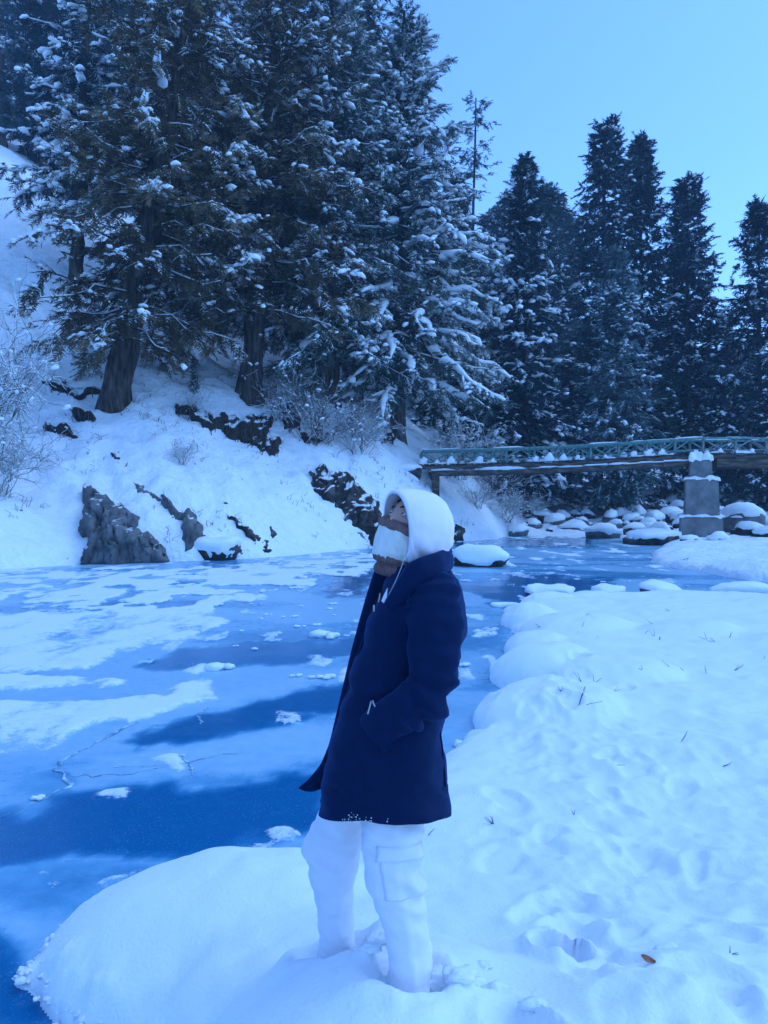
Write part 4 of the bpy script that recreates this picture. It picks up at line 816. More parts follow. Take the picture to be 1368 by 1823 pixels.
# concrete pier in three stepped blocks
pc = P(1252, 968, 39.2); e = empty('bridge_pier', (pc[0], pc[1] + 0.3, 0.2), 'stepped grey concrete pier of three blocks carrying the footbridge', 'pier', None, R_(-20))
def tier(u0, u1, v0, v1, dep, tp=0.0, seed=0):
    k = 39.2 / F; wd = (u1 - u0) * k; ht = (v1 - v0) * k; vv, ff = box(wd, dep, ht, 0.05)
    top = vv[:, 2] > 0; vv[top, :2] *= 1 - tp
    cx = ((u0 + u1) / 2 - U0) * k; cz = HC - ((v0 + v1) / 2 - V0) * k
    return obj('concrete_block', mesh_np('concrete_block', vv, [ff], False), M_conc, e, np.array([cx, pc[1] + 0.3, cz]) - np.array(e.location)), wd, ht, cx, cz
def ledge_snow(cx, z, wd, dep, h, seed):
    n_ = 34; X, Y = np.meshgrid(np.linspace(-1, 1, n_), np.linspace(-1, 1, n_)); q = np.clip(1 - np.maximum(np.abs(X), np.abs(Y)) ** 5, 0, 1)
    Z = h * (q ** 0.5) * (0.7 + 1.1 * (fbm(X * 2.5 + seed, Y * 2.5, 3) + 0.1)) - 0.02
    dr = 0.10 * fbm(X * 5 + seed, Y * 5, 2); I = np.arange(n_ * n_).reshape(n_, n_)
    f = np.stack([I[:-1, :-1], I[:-1, 1:], I[1:, 1:], I[1:, :-1]], -1).reshape(-1, 4)
    edge = np.maximum(np.abs(X), np.abs(Y)) > 0.97; Z = np.where(edge, -0.05 + np.minimum(dr, 0.0) * 2, Z)
    V = np.stack([X * (wd / 2 + 0.05) + dr * 0.2, Y * (dep / 2 + 0.05), Z], -1).reshape(-1, 3)
    obj('ledge_snow', mesh_np('ledge_snow', V, [f]), M_snow_load, e, np.array([cx, pc[1] + 0.3, z]) - np.array(e.location))
for (u0, u1, v0, v1, dep, tp, h) in ((1215, 1288, 918, 985, 2.5, 0.07, 0.14), (1224, 1281, 852, 918.5, 2.1, 0.06, 0.16), (1232, 1270, 818, 852.5, 1.75, 0.06, 0.34)):
    o, wd, ht, cx, cz = tier(u0, u1, v0, v1, dep, tp); ledge_snow(cx, cz + ht / 2, wd, dep, h, u0)

# ridges where the ice has cracked and refrozen
M_crack = material('refrozen crack', [(0.4, (0.10, 0.25, 0.38)), (0.6, (0.55, 0.68, 0.76))], 9, 0.5, 0.4, 40, 0.01, 'Position')
for i, (pts, wd, lab) in enumerate([([(245, 1283), (190, 1312), (150, 1334), (112, 1356), (98, 1370), (118, 1384), (132, 1396), (108, 1408), (70, 1424), (0, 1456)], 0.02, 'long curved crack ridge in the frosted ice at the left'),
        ([(98, 1371), (140, 1382), (230, 1380), (340, 1352)], 0.009, 'fine crack line joining the curved crack to the right'), ([(300, 1352), (322, 1347), (336, 1358), (345, 1385)], 0.022, 'short hooked white crack in the middle of the frosted ice'),
        ([(205, 1365), (270, 1366), (345, 1354), (420, 1340)], 0.006, 'hairline crack above the wide dark ice band'), ([(360, 1290), (352, 1276), (372, 1258)], 0.008, 'small crack at the edge of the upper dark ice band')]):
    W_ = np.array([W(u, v) for u, v in pts]); t = np.linspace(0, 1, 60); q = np.linspace(0, 1, len(pts)); x_ = np.interp(t, q, W_[:, 0]) + 0.05 * fbm(t * 14 + i, t * 0, 3, 2.0); y_ = np.interp(t, q, W_[:, 1]) + 0.06 * fbm(t * 14, t * 0 + i, 3, 7.0)
    rad_ = wd * np.clip(0.6 + 1.6 * fbm(t * 22, t * 0 + i * 3, 3, 1.0), 0.12, 2.0); v, _, f4 = tubes(np.stack([x_, y_, 0 * x_ + 0.006], -1)[None], rad_[None], 6); v[:, 2] = 0.004 + np.clip(v[:, 2] - 0.006, -0.02, 1) * 0.35
    tag(obj('ice_ridge', mesh_np('ice_ridge', v, [f4]), M_crack), lab, 'ice ridge', 'refrozen cracks in the river ice')
# ------------------------------------------------------------------ ice lumps, twigs, leaf
r = np.random.default_rng(33)
def chunk(label, u, v, s_, seed, group='snow-crusted ice lumps on the river', h=0.5):
    w_ = W(u, v); mb = MB(); q = np.random.default_rng(seed)
    for k in range(q.integers(3, 6)):
        vv = ICO2[0] * (1 + q.normal(0, 0.13, (len(ICO2[0]), 1))) * np.array([1, 0.7, h]) * s_ * q.uniform(0.35, 1.0); mb.add(vv + [q.normal(0, s_ * 0.9), q.normal(0, s_ * 0.4), 0.2 * s_], ICO2[1])
    tag(obj('ice_lump', mb.mesh('ice_lump'), M_snow_load, None, (w_[0], w_[1], 0.01)), label, 'ice lump', group)
chunk('knobbly white ice lump on the tip of the long snow patch left of the coat', 385, 1192, 0.14, 1)
chunk('white ice lump heap on the ice level with the coat collar', 580, 1136, 0.17, 2)
chunk('small ice lump on the frosted ice beside the coat sleeve level', 570, 1208, 0.08, 3)
chunk('tiny ice lump left of the small one beside the coat', 528, 1205, 0.05, 4)
chunk('lone ice lump on the water right of the coat', 830, 1187, 0.08, 5)
chunk('pair of snowy ice lumps against the near bank right of the coat', 815, 1330, 0.05, 6, h=0.8)
chunk('ice lump at the cracked ice on the left', 62, 1424, 0.035, 7)
chunk('jagged white ice lumps at the near edge of the mound', 545, 1520, 0.05, 8)
chunk('tilted ice lump at the far left shore', 30, 1010, 0.45, 9)
for i in range(44):
    u, v = (r.uniform(400, 660), r.uniform(1020, 1160)) if i < 22 else (r.uniform(900, 1340), r.uniform(990, 1045))
    chunk('small white ice lump scattered on the blue ice left of the coat' if i < 22 else 'small white ice lump scattered on the ice below the pier', u, v, r.uniform(0.02, 0.065), 700 + i, 'small ice lumps left of the coat' if i < 22 else 'small ice lumps below the pier')
def nearz(x_, y_): return float(near_h(np.array([[x_]]), np.array([[y_]]))[0, 0])
def near_pt(u, v):
    ds = np.linspace(1.4, 17, 1600); p = np.stack([(u - U0) / F * ds, ds, HC - (v - V0) / F * ds], -1); h = near_h(p[None, :, 0].copy(), p[None, :, 1].copy())[0]
    k = np.argmax(h > p[:, 2]); return np.array([p[k, 0], p[k, 1], h[k]])
def twig(label, u, v, ln, ang, nst, seed, group='dry needle twigs on the near snow'):
    q = np.random.default_rng(seed); p = near_pt(u, v); st = []
    for k in range(nst):
        a = ang + q.normal(0, 0.45); L = ln * q.uniform(0.7, 1.1); dirv = np.array([math.cos(a), 0.35 * q.normal(), math.sin(a)])
        S = np.linspace(0, 1, 5)[:, None]; st.append(dirv * L * S + np.array([0, 0, -0.01]) + q.normal(0, 0.03, (5, 3)) * L * S)
    v_, _, f4 = tubes(np.array(st), np.tile(np.linspace(0.0022, 0.0009, 5) * (1 + p[1] * 0.07), (nst, 1)), 4); m2 = MB(); m2.add(v_, None, f4)
    tag(obj('twig', m2.mesh('twig'), M_twig, None, tuple(p)), label, 'twig', group)
twig('forked dry twig on smooth snow right of the trousers', 880, 1468, 0.07, 2.2, 4, 1)
twig('single bent straw touching the snow beside the coat hem', 760, 1488, 0.09, 0.8, 1, 2)
twig('short straight twig on the smooth snow right of the forked twig', 1022, 1450, 0.05, 1.0, 2, 3)
twig('flat dark twig on the slope of smooth snow below the rounded rim', 1092, 1360, 0.09, -0.3, 3, 4)
twig('v-shaped straw in the trodden snow', 1212, 1320, 0.12, 1.4, 3, 5)
twig('little cross of dark needles near the right edge', 1285, 1364, 0.09, 0.4, 4, 6)
twig('spray of fine straws on the rounded snow rim', 1030, 1256, 0.2, 1.3, 5, 7)
twig('tiny dark needle sprig right of the brown leaf', 1300, 1697, 0.035, 0.5, 4, 8)
twig('thin curved needle at the bottom right corner', 1290, 1818, 0.05, 0.2, 2, 9)
for i in range(22):
    u = r.uniform(960, 1368); v = r.uniform(1085, 1245)
    twig('dry straw sticking out of the snow on the far part of the near bank', u, v, r.uniform(0.06, 0.15), r.uniform(0.1, 3.0), r.integers(1, 4), 800 + i, 'straws on the far part of the near bank')
p = near_pt(1155, 1716)
q = np.linspace(0, 1, 9); wdt = 0.011 * np.sin(np.pi * q ** 0.8) + 0.0006
top = np.stack([q * 0.05 - 0.025, wdt, 0.004 + 0.010 * (q - 0.5) ** 2 * 4], -1); bot = top * [1, -1, 1]; mid = np.stack([q * 0.05 - 0.025, 0 * q, 0 * q + 0.001], -1)
vv = np.concatenate([top, mid, bot]); vv = np.concatenate([vv, vv - [0, 0, 0.0012]]); ff = []
for s0, flip in ((0, 0), (27, 1)):
    for a_ in (0, 9):
        for i in range(8):
            qd = [s0 + a_ + i, s0 + a_ + i + 1, s0 + a_ + 10 + i, s0 + a_ + 9 + i]; ff.append(qd[::-1] if not flip else qd)
M_leaf = material('dry leaf', [(0.3, (0.30, 0.11, 0.05)), (0.7, (0.55, 0.24, 0.12))], 60, 0.7, 0.3, 120, 0.002)
o = tag(obj('dry_leaf', mesh_np('dry_leaf', vv, [ff]), M_leaf, None, tuple(p + [0, 0, 0.012])), 'single orange-brown dry leaf lying on the trodden snow at the lower right', 'leaf'); o.rotation_euler = (0.55, 0.1, -0.6)
r = np.random.default_rng(44)                        # broken clods of snow kicked up round the legs
for i, (u, v, s_) in enumerate([(790, 1745, 0.052), (815, 1735, 0.04), (770, 1765, 0.03), (845, 1750, 0.03), (880, 1760, 0.03), (860, 1720, 0.025), (950, 1790, 0.03), (690, 1672, 0.03), (1180, 1690, 0.03), (660, 1690, 0.025)]):
    p = near_pt(u, v); vv = ICO3[0] * (1 + 0.7 * noise3(ICO3[0], 1.5, i * 7)[:, None] + 0.35 * noise3(ICO3[0], 4, i)[:, None]) * np.array([1.3, 1, 0.6]) * s_
    tag(obj('snow_clod', mesh_np('snow_clod', vv, [ICO3[1]]), M_snow, None, tuple(p - [0, 0, s_ * 0.12])), ['big clod of snow against the near trouser leg', 'broken snow clod right of the big one by the near leg'][i] if i < 2 else 'loose clod of snow on the trodden near bank', 'snow clod', 'snow clods on the near bank')
# crumbs of snow that have broken off along the water's edge
r = np.random.default_rng(66); mb = MB(); xx = np.arange(-2.1, 2.6, 0.012); yy = np.arange(3.0, 9.4, 0.012)
GX, GY = np.meshgrid(xx, yy); GZ = near_h(GX.ravel()[None], GY.ravel()[None])[0]; sel = np.where((GZ > -0.03) & (GZ < 0.10))[0]
w_near = np.exp(-(GY.ravel()[sel] - 3.0) / 2.2); pk = r.choice(sel, 420, False, w_near / w_near.sum())
for i in pk:
    s_ = 0.003 + 0.018 * r.random() ** 3; vv = ICO2[0] * (1 + r.normal(0, 0.3, (len(ICO2[0]), 1))) * s_ * np.array([1.2, 1, 0.8]); mb.add(vv + [GX.ravel()[i] + r.normal(0, .012), GY.ravel()[i] + r.normal(0, .012), max(GZ[i], 0.0) + s_ * 0.2], ICO2[1])
tag(obj('snow_crumbs', mb.mesh('snow_crumbs'), M_snow), 'crumbs of snow along the edge of the near bank', 'snow crumbs', kind='stuff')
# ------------------------------------------------------------------ the person
def cloth(name, stops, scale, bump, bscale, bdist, rough=0.9, sheen=0.0, stretch=(1, 1, 1)):
    return material(name, stops, scale, rough, bump, bscale, bdist, 'Object', 0.15, stretch, sheen=sheen)
M_navy = cloth('navy wool', [(0.3, (0.0008, 0.0095, 0.040)), (0.7, (0.0014, 0.014, 0.056))], 30, 0.5, 240, 0.002)
M_lining = cloth('dark lining', [(0.3, (0.004, 0.004, 0.006)), (0.7, (0.010, 0.009, 0.012))], 30, 0.2, 200, 0.001)
M_hood = cloth('white fleece', [(0.3, (0.84, 0.75, 0.80)), (0.7, (0.88, 0.79, 0.83))], 12, 0.25, 300, 0.001)
M_trous = cloth('off-white cotton', [(0.3, (0.78, 0.75, 0.80)), (0.7, (0.85, 0.81, 0.85))], 9, 0.4, 260, 0.0012)
M_knitw = cloth('cream knit', [(0.3, (0.70, 0.64, 0.58)), (0.7, (0.85, 0.79, 0.72))], 40, 0.9, 90, 0.004, stretch=(1, 1, 0.35))
M_knitb = cloth('brown knit', [(0.3, (0.14, 0.075, 0.070)), (0.7, (0.26, 0.15, 0.14))], 60, 1.0, 110, 0.004, stretch=(1, 1, 0.35))
M_skin = material('skin', [(0.3, (0.52, 0.29, 0.24)), (0.7, (0.62, 0.36, 0.30))], 14, 0.55, 0.15, 90, 0.001)
M_hair = material('dark hair', [(0.3, (0.008, 0.006, 0.006)), (0.7, (0.02, 0.015, 0.013))], 60, 0.6, 0.4, 200, 0.002)
M_eyew = material('eye white', [(0.3, (0.60, 0.57, 0.55)), (0.7, (0.66, 0.63, 0.6))], 20, 0.25, 0)
M_iris = material('dark iris', [(0.3, (0.012, 0.008, 0.006)), (0.7, (0.03, 0.018, 0.012))], 20, 0.2, 0)
M_zip = material('steel zip', [(0.3, (0.35, 0.36, 0.38)), (0.7, (0.55, 0.56, 0.58))], 90, 0.4, 0.3, 200, 0.001)
PL = np.array([-0.05, 2.56, 0.66])
person = empty('person', tuple(PL), 'person in white hood, striped knit face covering, navy coat and white trousers, hand in pocket', 'person')
def pobj(name, V, fl, mat, parent=None, smooth=True):
    return obj(name, mesh_np(name, np.asarray(V).reshape(-1, 3) - PL, fl, smooth), mat, parent or person)
def resample(rows, K, sm=2):
    rows = np.array(rows, float); t = np.linspace(0, 1, len(rows)); q = np.linspace(0, 1, K)
    out = np.stack([np.interp(q, t, rows[:, c]) for c in range(rows.shape[1])], -1)
    for i in range(sm):
        out[1:-1] = 0.25 * out[:-2] + 0.5 * out[1:-1] + 0.25 * out[2:]
    return out
def ringfaces(K, S, cap0=False, cap1=False):
    I = np.arange(K * S).reshape(K, S); J = np.roll(I, -1, 1)
    return np.stack([I[:-1], J[:-1], J[1:], I[1:]], -1).reshape(-1, 4)
def loft_px(rows, d, K=70, S=56, n=2.3, sm=3):
    """rows (v, uL, uR, dy centre, half depth): one closed ring per row"""
    R = resample(rows, K, sm); th = np.arange(S) * 2 * math.pi / S
    c, s = np.cos(th), np.sin(th); ex = np.sign(c) * np.abs(c) ** (2 / n); ey = np.sign(s) * np.abs(s) ** (2 / n)
    k = d / F; V = np.zeros((K, S, 3))
    cx = ((R[:, 1] + R[:, 2]) / 2 - U0) * k; a = (R[:, 2] - R[:, 1]) / 2 * k
    V[..., 0] = cx[:, None] + a[:, None] * ex; V[..., 1] = d + R[:, 3:4] + R[:, 4:5] * ey; V[..., 2] = (HC - (R[:, 0] - V0) * k)[:, None]
    return V
def radial(V):
    c = V.mean(1, keepdims=True); q = V - c; q[..., 2] = 0; return q / (np.linalg.norm(q, axis=-1, keepdims=True) + 1e-9)
def close_ring(V, down=0.02, f=0.6):                # turns the last ring inwards so the hem has depth
    c = V[-1].mean(0); e1 = c + (V[-1] - c) * 0.975; e2 = c + (V[-1] - c) * 0.95 + [0, 0, 0.10]; e3 = c + (V[-1] - c) * 0.05 + [0, 0, 0.12]
    return np.concatenate([V, e1[None], e2[None], e3[None]])
def cap_top(V):
    c = V[0].mean(0); return np.concatenate([(c + (V[0] - c) * 0.02)[None], V])
# coat body
rows = [(992, 720, 792, 0.0, 0.060), (1004, 704, 799, 0.0, 0.095), (1022, 690, 809, 0.0, 0.150), (1042, 682, 819, 0.0, 0.185), (1066, 674, 826, 0.0, 0.195), (1100, 660, 830, 0.0, 0.190), (1140, 645, 826, 0, 0.186), (1200, 628, 812, 0, 0.186),
        (1250, 613, 798, 0, 0.196), (1300, 599, 795, -0.005, 0.225), (1350, 586, 802, -0.01, 0.24), (1400, 577, 805, -0.012, 0.243), (1430, 572, 807, -0.012, 0.242), (1446, 570, 807, -0.012, 0.240)]
CD = 2.60
V = loft_px(rows, CD, 90, 72, 2.25)
rd = radial(V); x, y, z = V[..., 0], V[..., 1], V[..., 2]
wr = 0.016 * fbm(x * 9 + z * 7, z * 5 - x * 3, 3, 2.0) + 0.011 * np.sin((x * 0.7 + z) * 34 + 5 * fbm(x * 5, z * 5, 2, 9.0)) * np.exp(-((z - 1.72) / 0.10) ** 2)
wr = wr + 0.012 * np.sin(x * 26 + 3 * fbm(x * 4, z * 2, 2, 5.0)) * sstep(1.7, 1.3, z) * 0.8
wr = wr + 0.028 * (0.2 - np.abs(fbm(x * 5 + z * 3.5, z * 5 - x * 2.5, 3, 44.0)))
V = V + rd * wr[..., None]
V[..., 2] += 0.066 * np.clip((CD - y) / 0.24, 0, 1) * sstep(1.75, 1.25, z)
V = close_ring(cap_top(V)); coat = pobj('coat', V, [ringfaces(len(V), 72)], M_navy)
def ribbon(name, A, B, mat, parent, th=0.012, K=40, M=6, bulge=0.0):
    A = resample([P(*p) for p in A], K, 2); B = resample([P(*p) for p in B], K, 2); t = np.linspace(0, 1, M)
    G = A[:, None] * (1 - t)[None, :, None] + B[:, None] * t[None, :, None]
    du = np.gradient(G, axis=0); dv = np.gradient(G, axis=1); nn = np.cross(du, dv); nn /= np.linalg.norm(nn, axis=-1, keepdims=True) + 1e-9
    nn *= np.sign((nn[..., 1]).mean()) * -1
    G = G + nn * (bulge * np.sin(np.pi * t))[None, :, None]
    G2 = G - nn * th; V = np.concatenate([G.reshape(-1, 3), G2.reshape(-1, 3)]); n = K * M; I = np.arange(n).reshape(K, M)
    f = [np.stack([I[:-1, :-1], I[1:, :-1], I[1:, 1:], I[:-1, 1:]], -1).reshape(-1, 4)]; f.append(f[0][:, ::-1] + n)
    bd = np.concatenate([I[0, :], I[1:, -1], I[-1, -2::-1], I[-2:0:-1, 0]]); b2 = np.roll(bd, -1); f.append(np.stack([bd, b2, b2 + n, bd + n], -1))
    return pobj(name, V, [np.concatenate(f)], mat, parent)
ribbon('collar', [(799, 974, 2.68), (797, 976, 2.58), (778, 983, 2.47), (748, 992, 2.42), (724, 1004, 2.425), (708, 1032, 2.44), (689, 1064, 2.455)],
       [(806, 1012, 2.68), (804, 1014, 2.56), (786, 1024, 2.43), (758, 1038, 2.385), (734, 1058, 2.395), (714, 1078, 2.41), (692, 1086, 2.43)], M_navy, coat, bulge=0.012)
ribbon('collar', [(799, 974, 2.68), (780, 975, 2.76), (740, 985, 2.80), (700, 1003, 2.79), (676, 1012, 2.76), (668, 1020, 2.73), (658, 1050, 2.70)],
       [(803, 1010, 2.70), (785, 1015, 2.80), (742, 1030, 2.84), (700, 1045, 2.83), (686, 1050, 2.79), (682, 1055, 2.74), (676, 1075, 2.70)], M_navy, coat)
ribbon('front_flap', [(668, 1016, 2.70), (655, 1052, 2.68), (641, 1100, 2.66), (625, 1160, 2.65), (611, 1220, 2.64), (598, 1278, 2.63), (587, 1325, 2.63), (571, 1363, 2.64), (549, 1390, 2.645), (532, 1404, 2.65)],
       [(700, 1040, 2.70), (694, 1072, 2.68), (680, 1110, 2.66), (662, 1166, 2.65), (645, 1226, 2.64), (630, 1290, 2.64), (615, 1345, 2.64), (598, 1385, 2.645), (580, 1402, 2.65), (560, 1409, 2.655)], M_navy, coat, 0.010, 60, 8, 0.008)
# front edge of the near flap: a raised placket, slightly proud of the cloth
ed = resample([P(u, v, 2.575) for u, v in [(689, 1064), (676, 1085), (660, 1112), (645, 1146), (628, 1204), (614, 1252), (600, 1302), (588, 1352), (579, 1402), (573, 1428)]], 40)
vv, _, f4 = tubes(ed[None], np.full((1, 40), 0.006), 8); pobj('placket', vv, [f4], M_navy, coat)
ins = resample([P(u, v, d) for u, v, d in [(716, 1022, 2.52), (700, 1050, 2.54), (685, 1078, 2.55), (672, 1104, 2.56)]], 14)
vv, _, f4 = tubes(ins[None], np.full((1, 14), 0.034), 12); pobj('lining', vv + [0, 0.05, 0], [f4], M_lining, coat)
# seam down the back panel
se = resample([P(u, v, 2.49) for u, v in [(781, 1285), (788, 1330), (792, 1380), (796, 1440)]], 20)
vv, _, f4 = tubes(se[None], np.full((1, 20), 0.0035), 6); pobj('seam', vv, [f4], M_navy, coat)
# sleeves
def sleeve(path, rad, K=64, S=36, flip=1):
    Pp = resample(path, K, 3); Rr = resample([[a, b] for a, b in rad], K, 3)
    T = np.gradient(Pp, axis=0); T /= np.linalg.norm(T, axis=1, keepdims=True); yv = np.array([0, 1.0, 0]); n1 = np.cross(yv, T); n1 /= np.linalg.norm(n1, axis=1, keepdims=True); n2 = np.cross(T, n1)
    th = np.arange(S) * 2 * math.pi / S
    V = Pp[:, None] + n1[:, None] * (Rr[:, :1] * np.cos(th))[..., None] + n2[:, None] * (Rr[:, 1:2] * np.sin(th))[..., None]
    q = np.linspace(0, 1, K)[:, None]
    nr = V - Pp[:, None]; nr /= np.linalg.norm(nr, axis=-1, keepdims=True)
    fold = 0.022 * np.exp(-((q - 0.56) / 0.15) ** 2) * np.sin(q * 60 + 1.6 * np.cos(th)[None] + 2.5 * fbm(q * 6 + 0 * th, 0 * q + np.cos(th), 2, 3.0)) * (0.55 - 0.45 * np.cos(th)[None])
    fold = fold + 0.022 * (0.2 - np.abs(fbm(V[..., 0] * 7 + V[..., 2] * 5, V[..., 2] * 7 - V[..., 0] * 3, 3, 54.0))) + 0.012 * fbm(V[..., 0] * 11 + V[..., 2] * 6, V[..., 2] * 9, 3, 14.0) + 0.007 * np.exp(-((q - 0.10) / 0.10) ** 2) * np.sin(q * 110 + th[None])
    return V + nr * fold[..., None]
arm = [P(768, 1030, 2.47), P(776, 1060, 2.425), P(775, 1105, 2.395), P(772, 1150, 2.375), P(773, 1190, 2.36), P(768, 1222, 2.35), P(748, 1246, 2.35), P(722, 1264, 2.36), P(700, 1281, 2.385), P(678, 1296, 2.43), P(660, 1308, 2.51)]
rad = [(0.060, 0.050), (0.086, 0.066), (0.092, 0.070), (0.086, 0.068), (0.078, 0.066), (0.074, 0.064), (0.073, 0.062), (0.071, 0.060), (0.070, 0.056), (0.069, 0.050), (0.068, 0.042)]
V = sleeve(arm, rad); c0 = V[:1].mean(1, keepdims=True); c1 = V[-1:].mean(1, keepdims=True)
V = np.concatenate([c0 + (V[:1] - c0) * 0.05, V, c1 + (V[-1:] - c1) * 0.05]); pobj('sleeve', V, [ringfaces(len(V), 36)], M_navy, coat)
arm2 = [p * [1, 0, 1] + [0.0, 2 * 2.60 - p[1] - 0.0, 0] for p in np.array(arm)]
V = sleeve(arm2, rad); pobj('sleeve', V, [ringfaces(len(V), 36)], M_navy, coat)
ribbon('pocket_welt', [(652, 1256, 2.40), (660, 1284, 2.388), (670, 1312, 2.378), (682, 1342, 2.370)], [(662, 1253, 2.398), (670, 1281, 2.386), (680, 1309, 2.376), (692, 1338, 2.368)], M_navy, coat, 0.010, 20, 4, 0.004)
arm0 = resample([P(u, v, d) for u, v, d in [(742, 1036, 2.40), (729, 1060, 2.385), (722, 1092, 2.380), (722, 1130, 2.380), (727, 1168, 2.385)]], 30)
vv, _, f4 = tubes(arm0[None], np.full((1, 30), 0.0025), 6); pobj('seam', vv, [f4], M_navy, coat)
for pts in ([(655, 1271, 2.372), (659, 1258, 2.37), (661, 1248, 2.37)], [(668, 1258, 2.36), (665, 1252, 2.362), (664, 1247, 2.365)]):
    e_ = resample([P(*p) for p in pts], 8); vv, _, f4 = tubes(e_[None], np.full((1, 8), 0.0026), 6); pobj('pocket_zip', vv, [f4], M_zip, coat)
ez = resample([P(u, v, 2.50) for u, v in [(677, 1056), (676, 1064), (674, 1072)]], 8); vv, _, f4 = tubes(ez[None], np.full((1, 8), 0.0022), 6); pobj('zip', vv, [f4], M_zip, coat)
bv, bf = box(0.006, 0.004, 0.022, 0.001); pobj('zip_pull', bv + P(666, 1083, 2.47), [bf], M_zip, coat)
ribbon('shirt', [(690, 1047, 2.50), (684, 1058, 2.50), (679, 1070, 2.50)], [(700, 1050, 2.49), (693, 1060, 2.49), (682, 1073, 2.49)], M_hood, coat, 0.006, 12, 4)
_b = M_navy.node_tree.nodes['Principled BSDF']; _b.inputs['Sheen Weight'].default_value = 0.22; _b.inputs['Sheen Roughness'].default_value = 0.35; _b.inputs['Sheen Tint'].default_value = (0.08, 0.30, 1.0, 1)
# bits of snow stuck to the hem
r = np.random.default_rng(15); mb = MB()
for i in range(60):
    if i < 40: u, v = r.normal(632, 14), 1462 + r.normal(-4, 5)
    else: u, v = r.uniform(600, 800), 1455 + 8 * r.random()
    if i > 62: u, v = r.uniform(600, 780), r.uniform(1370, 1440)
    s_ = r.uniform(0.0006, 0.0024); mb.add(ICO1[0] * s_ + P(u, v, CD - 0.256 + 0.10 * ((u - 690) / 120) ** 2), ICO1[1])
tag(pobj('snow_specks', np.concatenate(mb.v), [np.concatenate(mb.f3)], M_snow_load, coat), kind='stuff')
# trousers
near_rows = [(1400, 640, 762, 0.03, 0.06), (1440, 640, 760, 0.02, 0.075), (1475, 642, 757, 0, 0.088), (1530, 647, 752, 0, 0.088), (1575, 657, 758, 0, 0.085), (1600, 664, 762, 0, 0.083), (1650, 681, 766, 0, 0.08), (1700, 693, 768, 0, 0.078), (1735, 696, 767, 0, 0.078), (1775, 697, 764, 0, 0.076), (1800, 699, 762, 0, 0.07)]
far_rows = [(1395, 590, 650, -0.02, 0.06), (1430, 570, 648, -0.02, 0.08), (1470, 553, 646, 0, 0.09), (1500, 548, 643, 0, 0.09), (1530, 548, 640, 0, 0.088), (1565, 555, 635, 0, 0.085), (1600, 560, 631, 0, 0.08), (1640, 562, 630, 0, 0.078), (1670, 563, 629, 0, 0.076), (1700, 564, 628, 0, 0.07)]
mbt = MB(); legs = []
for rows, d, sd_ in ((near_rows, 2.45, 1), (far_rows, 2.71, 2)):
    V = loft_px(rows, d, 90, 48, 2.15); rd = radial(V); x, z = V[..., 0], V[..., 2]
    q = np.linspace(0, 1, 90)[:, None]
    wr = 0.022 * fbm(x * 8 + z * 5 + sd_ * 7, z * 8 - x * 4, 3, 20.0 + sd_) + 0.010 * np.sin(z * 52 + x * 30 + 4 * fbm(x * 6, z * 6, 2, 4.0)) * (np.exp(-((q - 0.40) / 0.07) ** 2) + sstep(0.65, 0.95, q)) + 0.016 * (0.2 - np.abs(fbm(x * 7 + z * 12, z * 6 - x * 9 + sd_, 3, 33.0)))
    wr = wr + 0.007 * np.exp(-((x - (x.mean(1, keepdims=True) + 0.01 * sd_)) / 0.012) ** 2) * 0.8
    V = V + rd * wr[..., None]; legs.append(V); mbt.add(V.reshape(-1, 3), None, ringfaces(90, 48))
hipr = [(1345, 640, 750, 0, 0.12), (1380, 615, 762, 0, 0.155), (1425, 600, 764, 0, 0.165), (1440, 610, 756, 0, 0.14)]
V = cap_top(loft_px(hipr, 2.585, 16, 40)); mbt.add(V.reshape(-1, 3), None, ringfaces(len(V), 40))
tro = pobj('trousers', np.concatenate(mbt.v), [np.concatenate(mbt.f4)], M_trous)
def patch(V, k0, k1, s0, s1, off, name, parent, mat):
    G = V[k0:k1, s0:s1]; n_ = radial(V)[k0:k1, s0:s1]; A = G + n_ * off; B = G - n_ * 0.004; K, M, _ = A.shape; nn = K * M; I = np.arange(nn).reshape(K, M)
    f = [np.stack([I[:-1, :-1], I[1:, :-1], I[1:, 1:], I[:-1, 1:]], -1).reshape(-1, 4)]; bd = np.concatenate([I[0, :], I[1:, -1], I[-1, -2::-1], I[-2:0:-1, 0]]); b2 = np.roll(bd, -1); f.append(np.stack([bd, b2, b2 + nn, bd + nn], -1))
    return pobj(name, np.concatenate([A.reshape(-1, 3), B.reshape(-1, 3)]), [np.concatenate(f)], mat, parent)
cp = patch(legs[0], 22, 38, 33, 45, 0.004, 'cargo_pocket', tro, M_trous); patch(legs[0], 20, 25, 32, 46, 0.007, 'pocket_flap', tro, M_trous)
# head frame
fv = np.array([-0.71, -0.61, 0.33]); fv /= np.linalg.norm(fv); sv = np.array([0.62, -0.78, 0.0]); sv = sv - fv * (sv @ fv); sv /= np.linalg.norm(sv); uv = np.cross(sv, fv); uv *= np.sign(uv[2])
H = P(736, 936, 2.60)
def loc(a, b, c): return H + fv * a + sv * b + uv * c
hd = ICO4[0].copy(); f_, s_, u_ = hd[:, 0] * 0.092, hd[:, 1] * 0.071, hd[:, 2] * 0.116
fr = sstep(0.0, 0.05, f_)
for sg in (1, -1): f_ = f_ - fr * 0.011 * np.exp(-((s_ - sg * 0.032) / 0.015) ** 2 - ((u_ - 0.016) / 0.011) ** 2)
f_ = f_ + fr * (0.024 * np.exp(-(s_ / 0.010) ** 2) * sstep(0.025, -0.025, u_) * sstep(-0.055, -0.035, u_) + 0.010 * np.exp(-(s_ / 0.009) ** 2 - ((u_ - 0.012) / 0.02) ** 2) + 0.006 * np.exp(-((np.abs(s_) - 0.03) / 0.02) ** 2 - ((u_ - 0.036) / 0.008) ** 2))
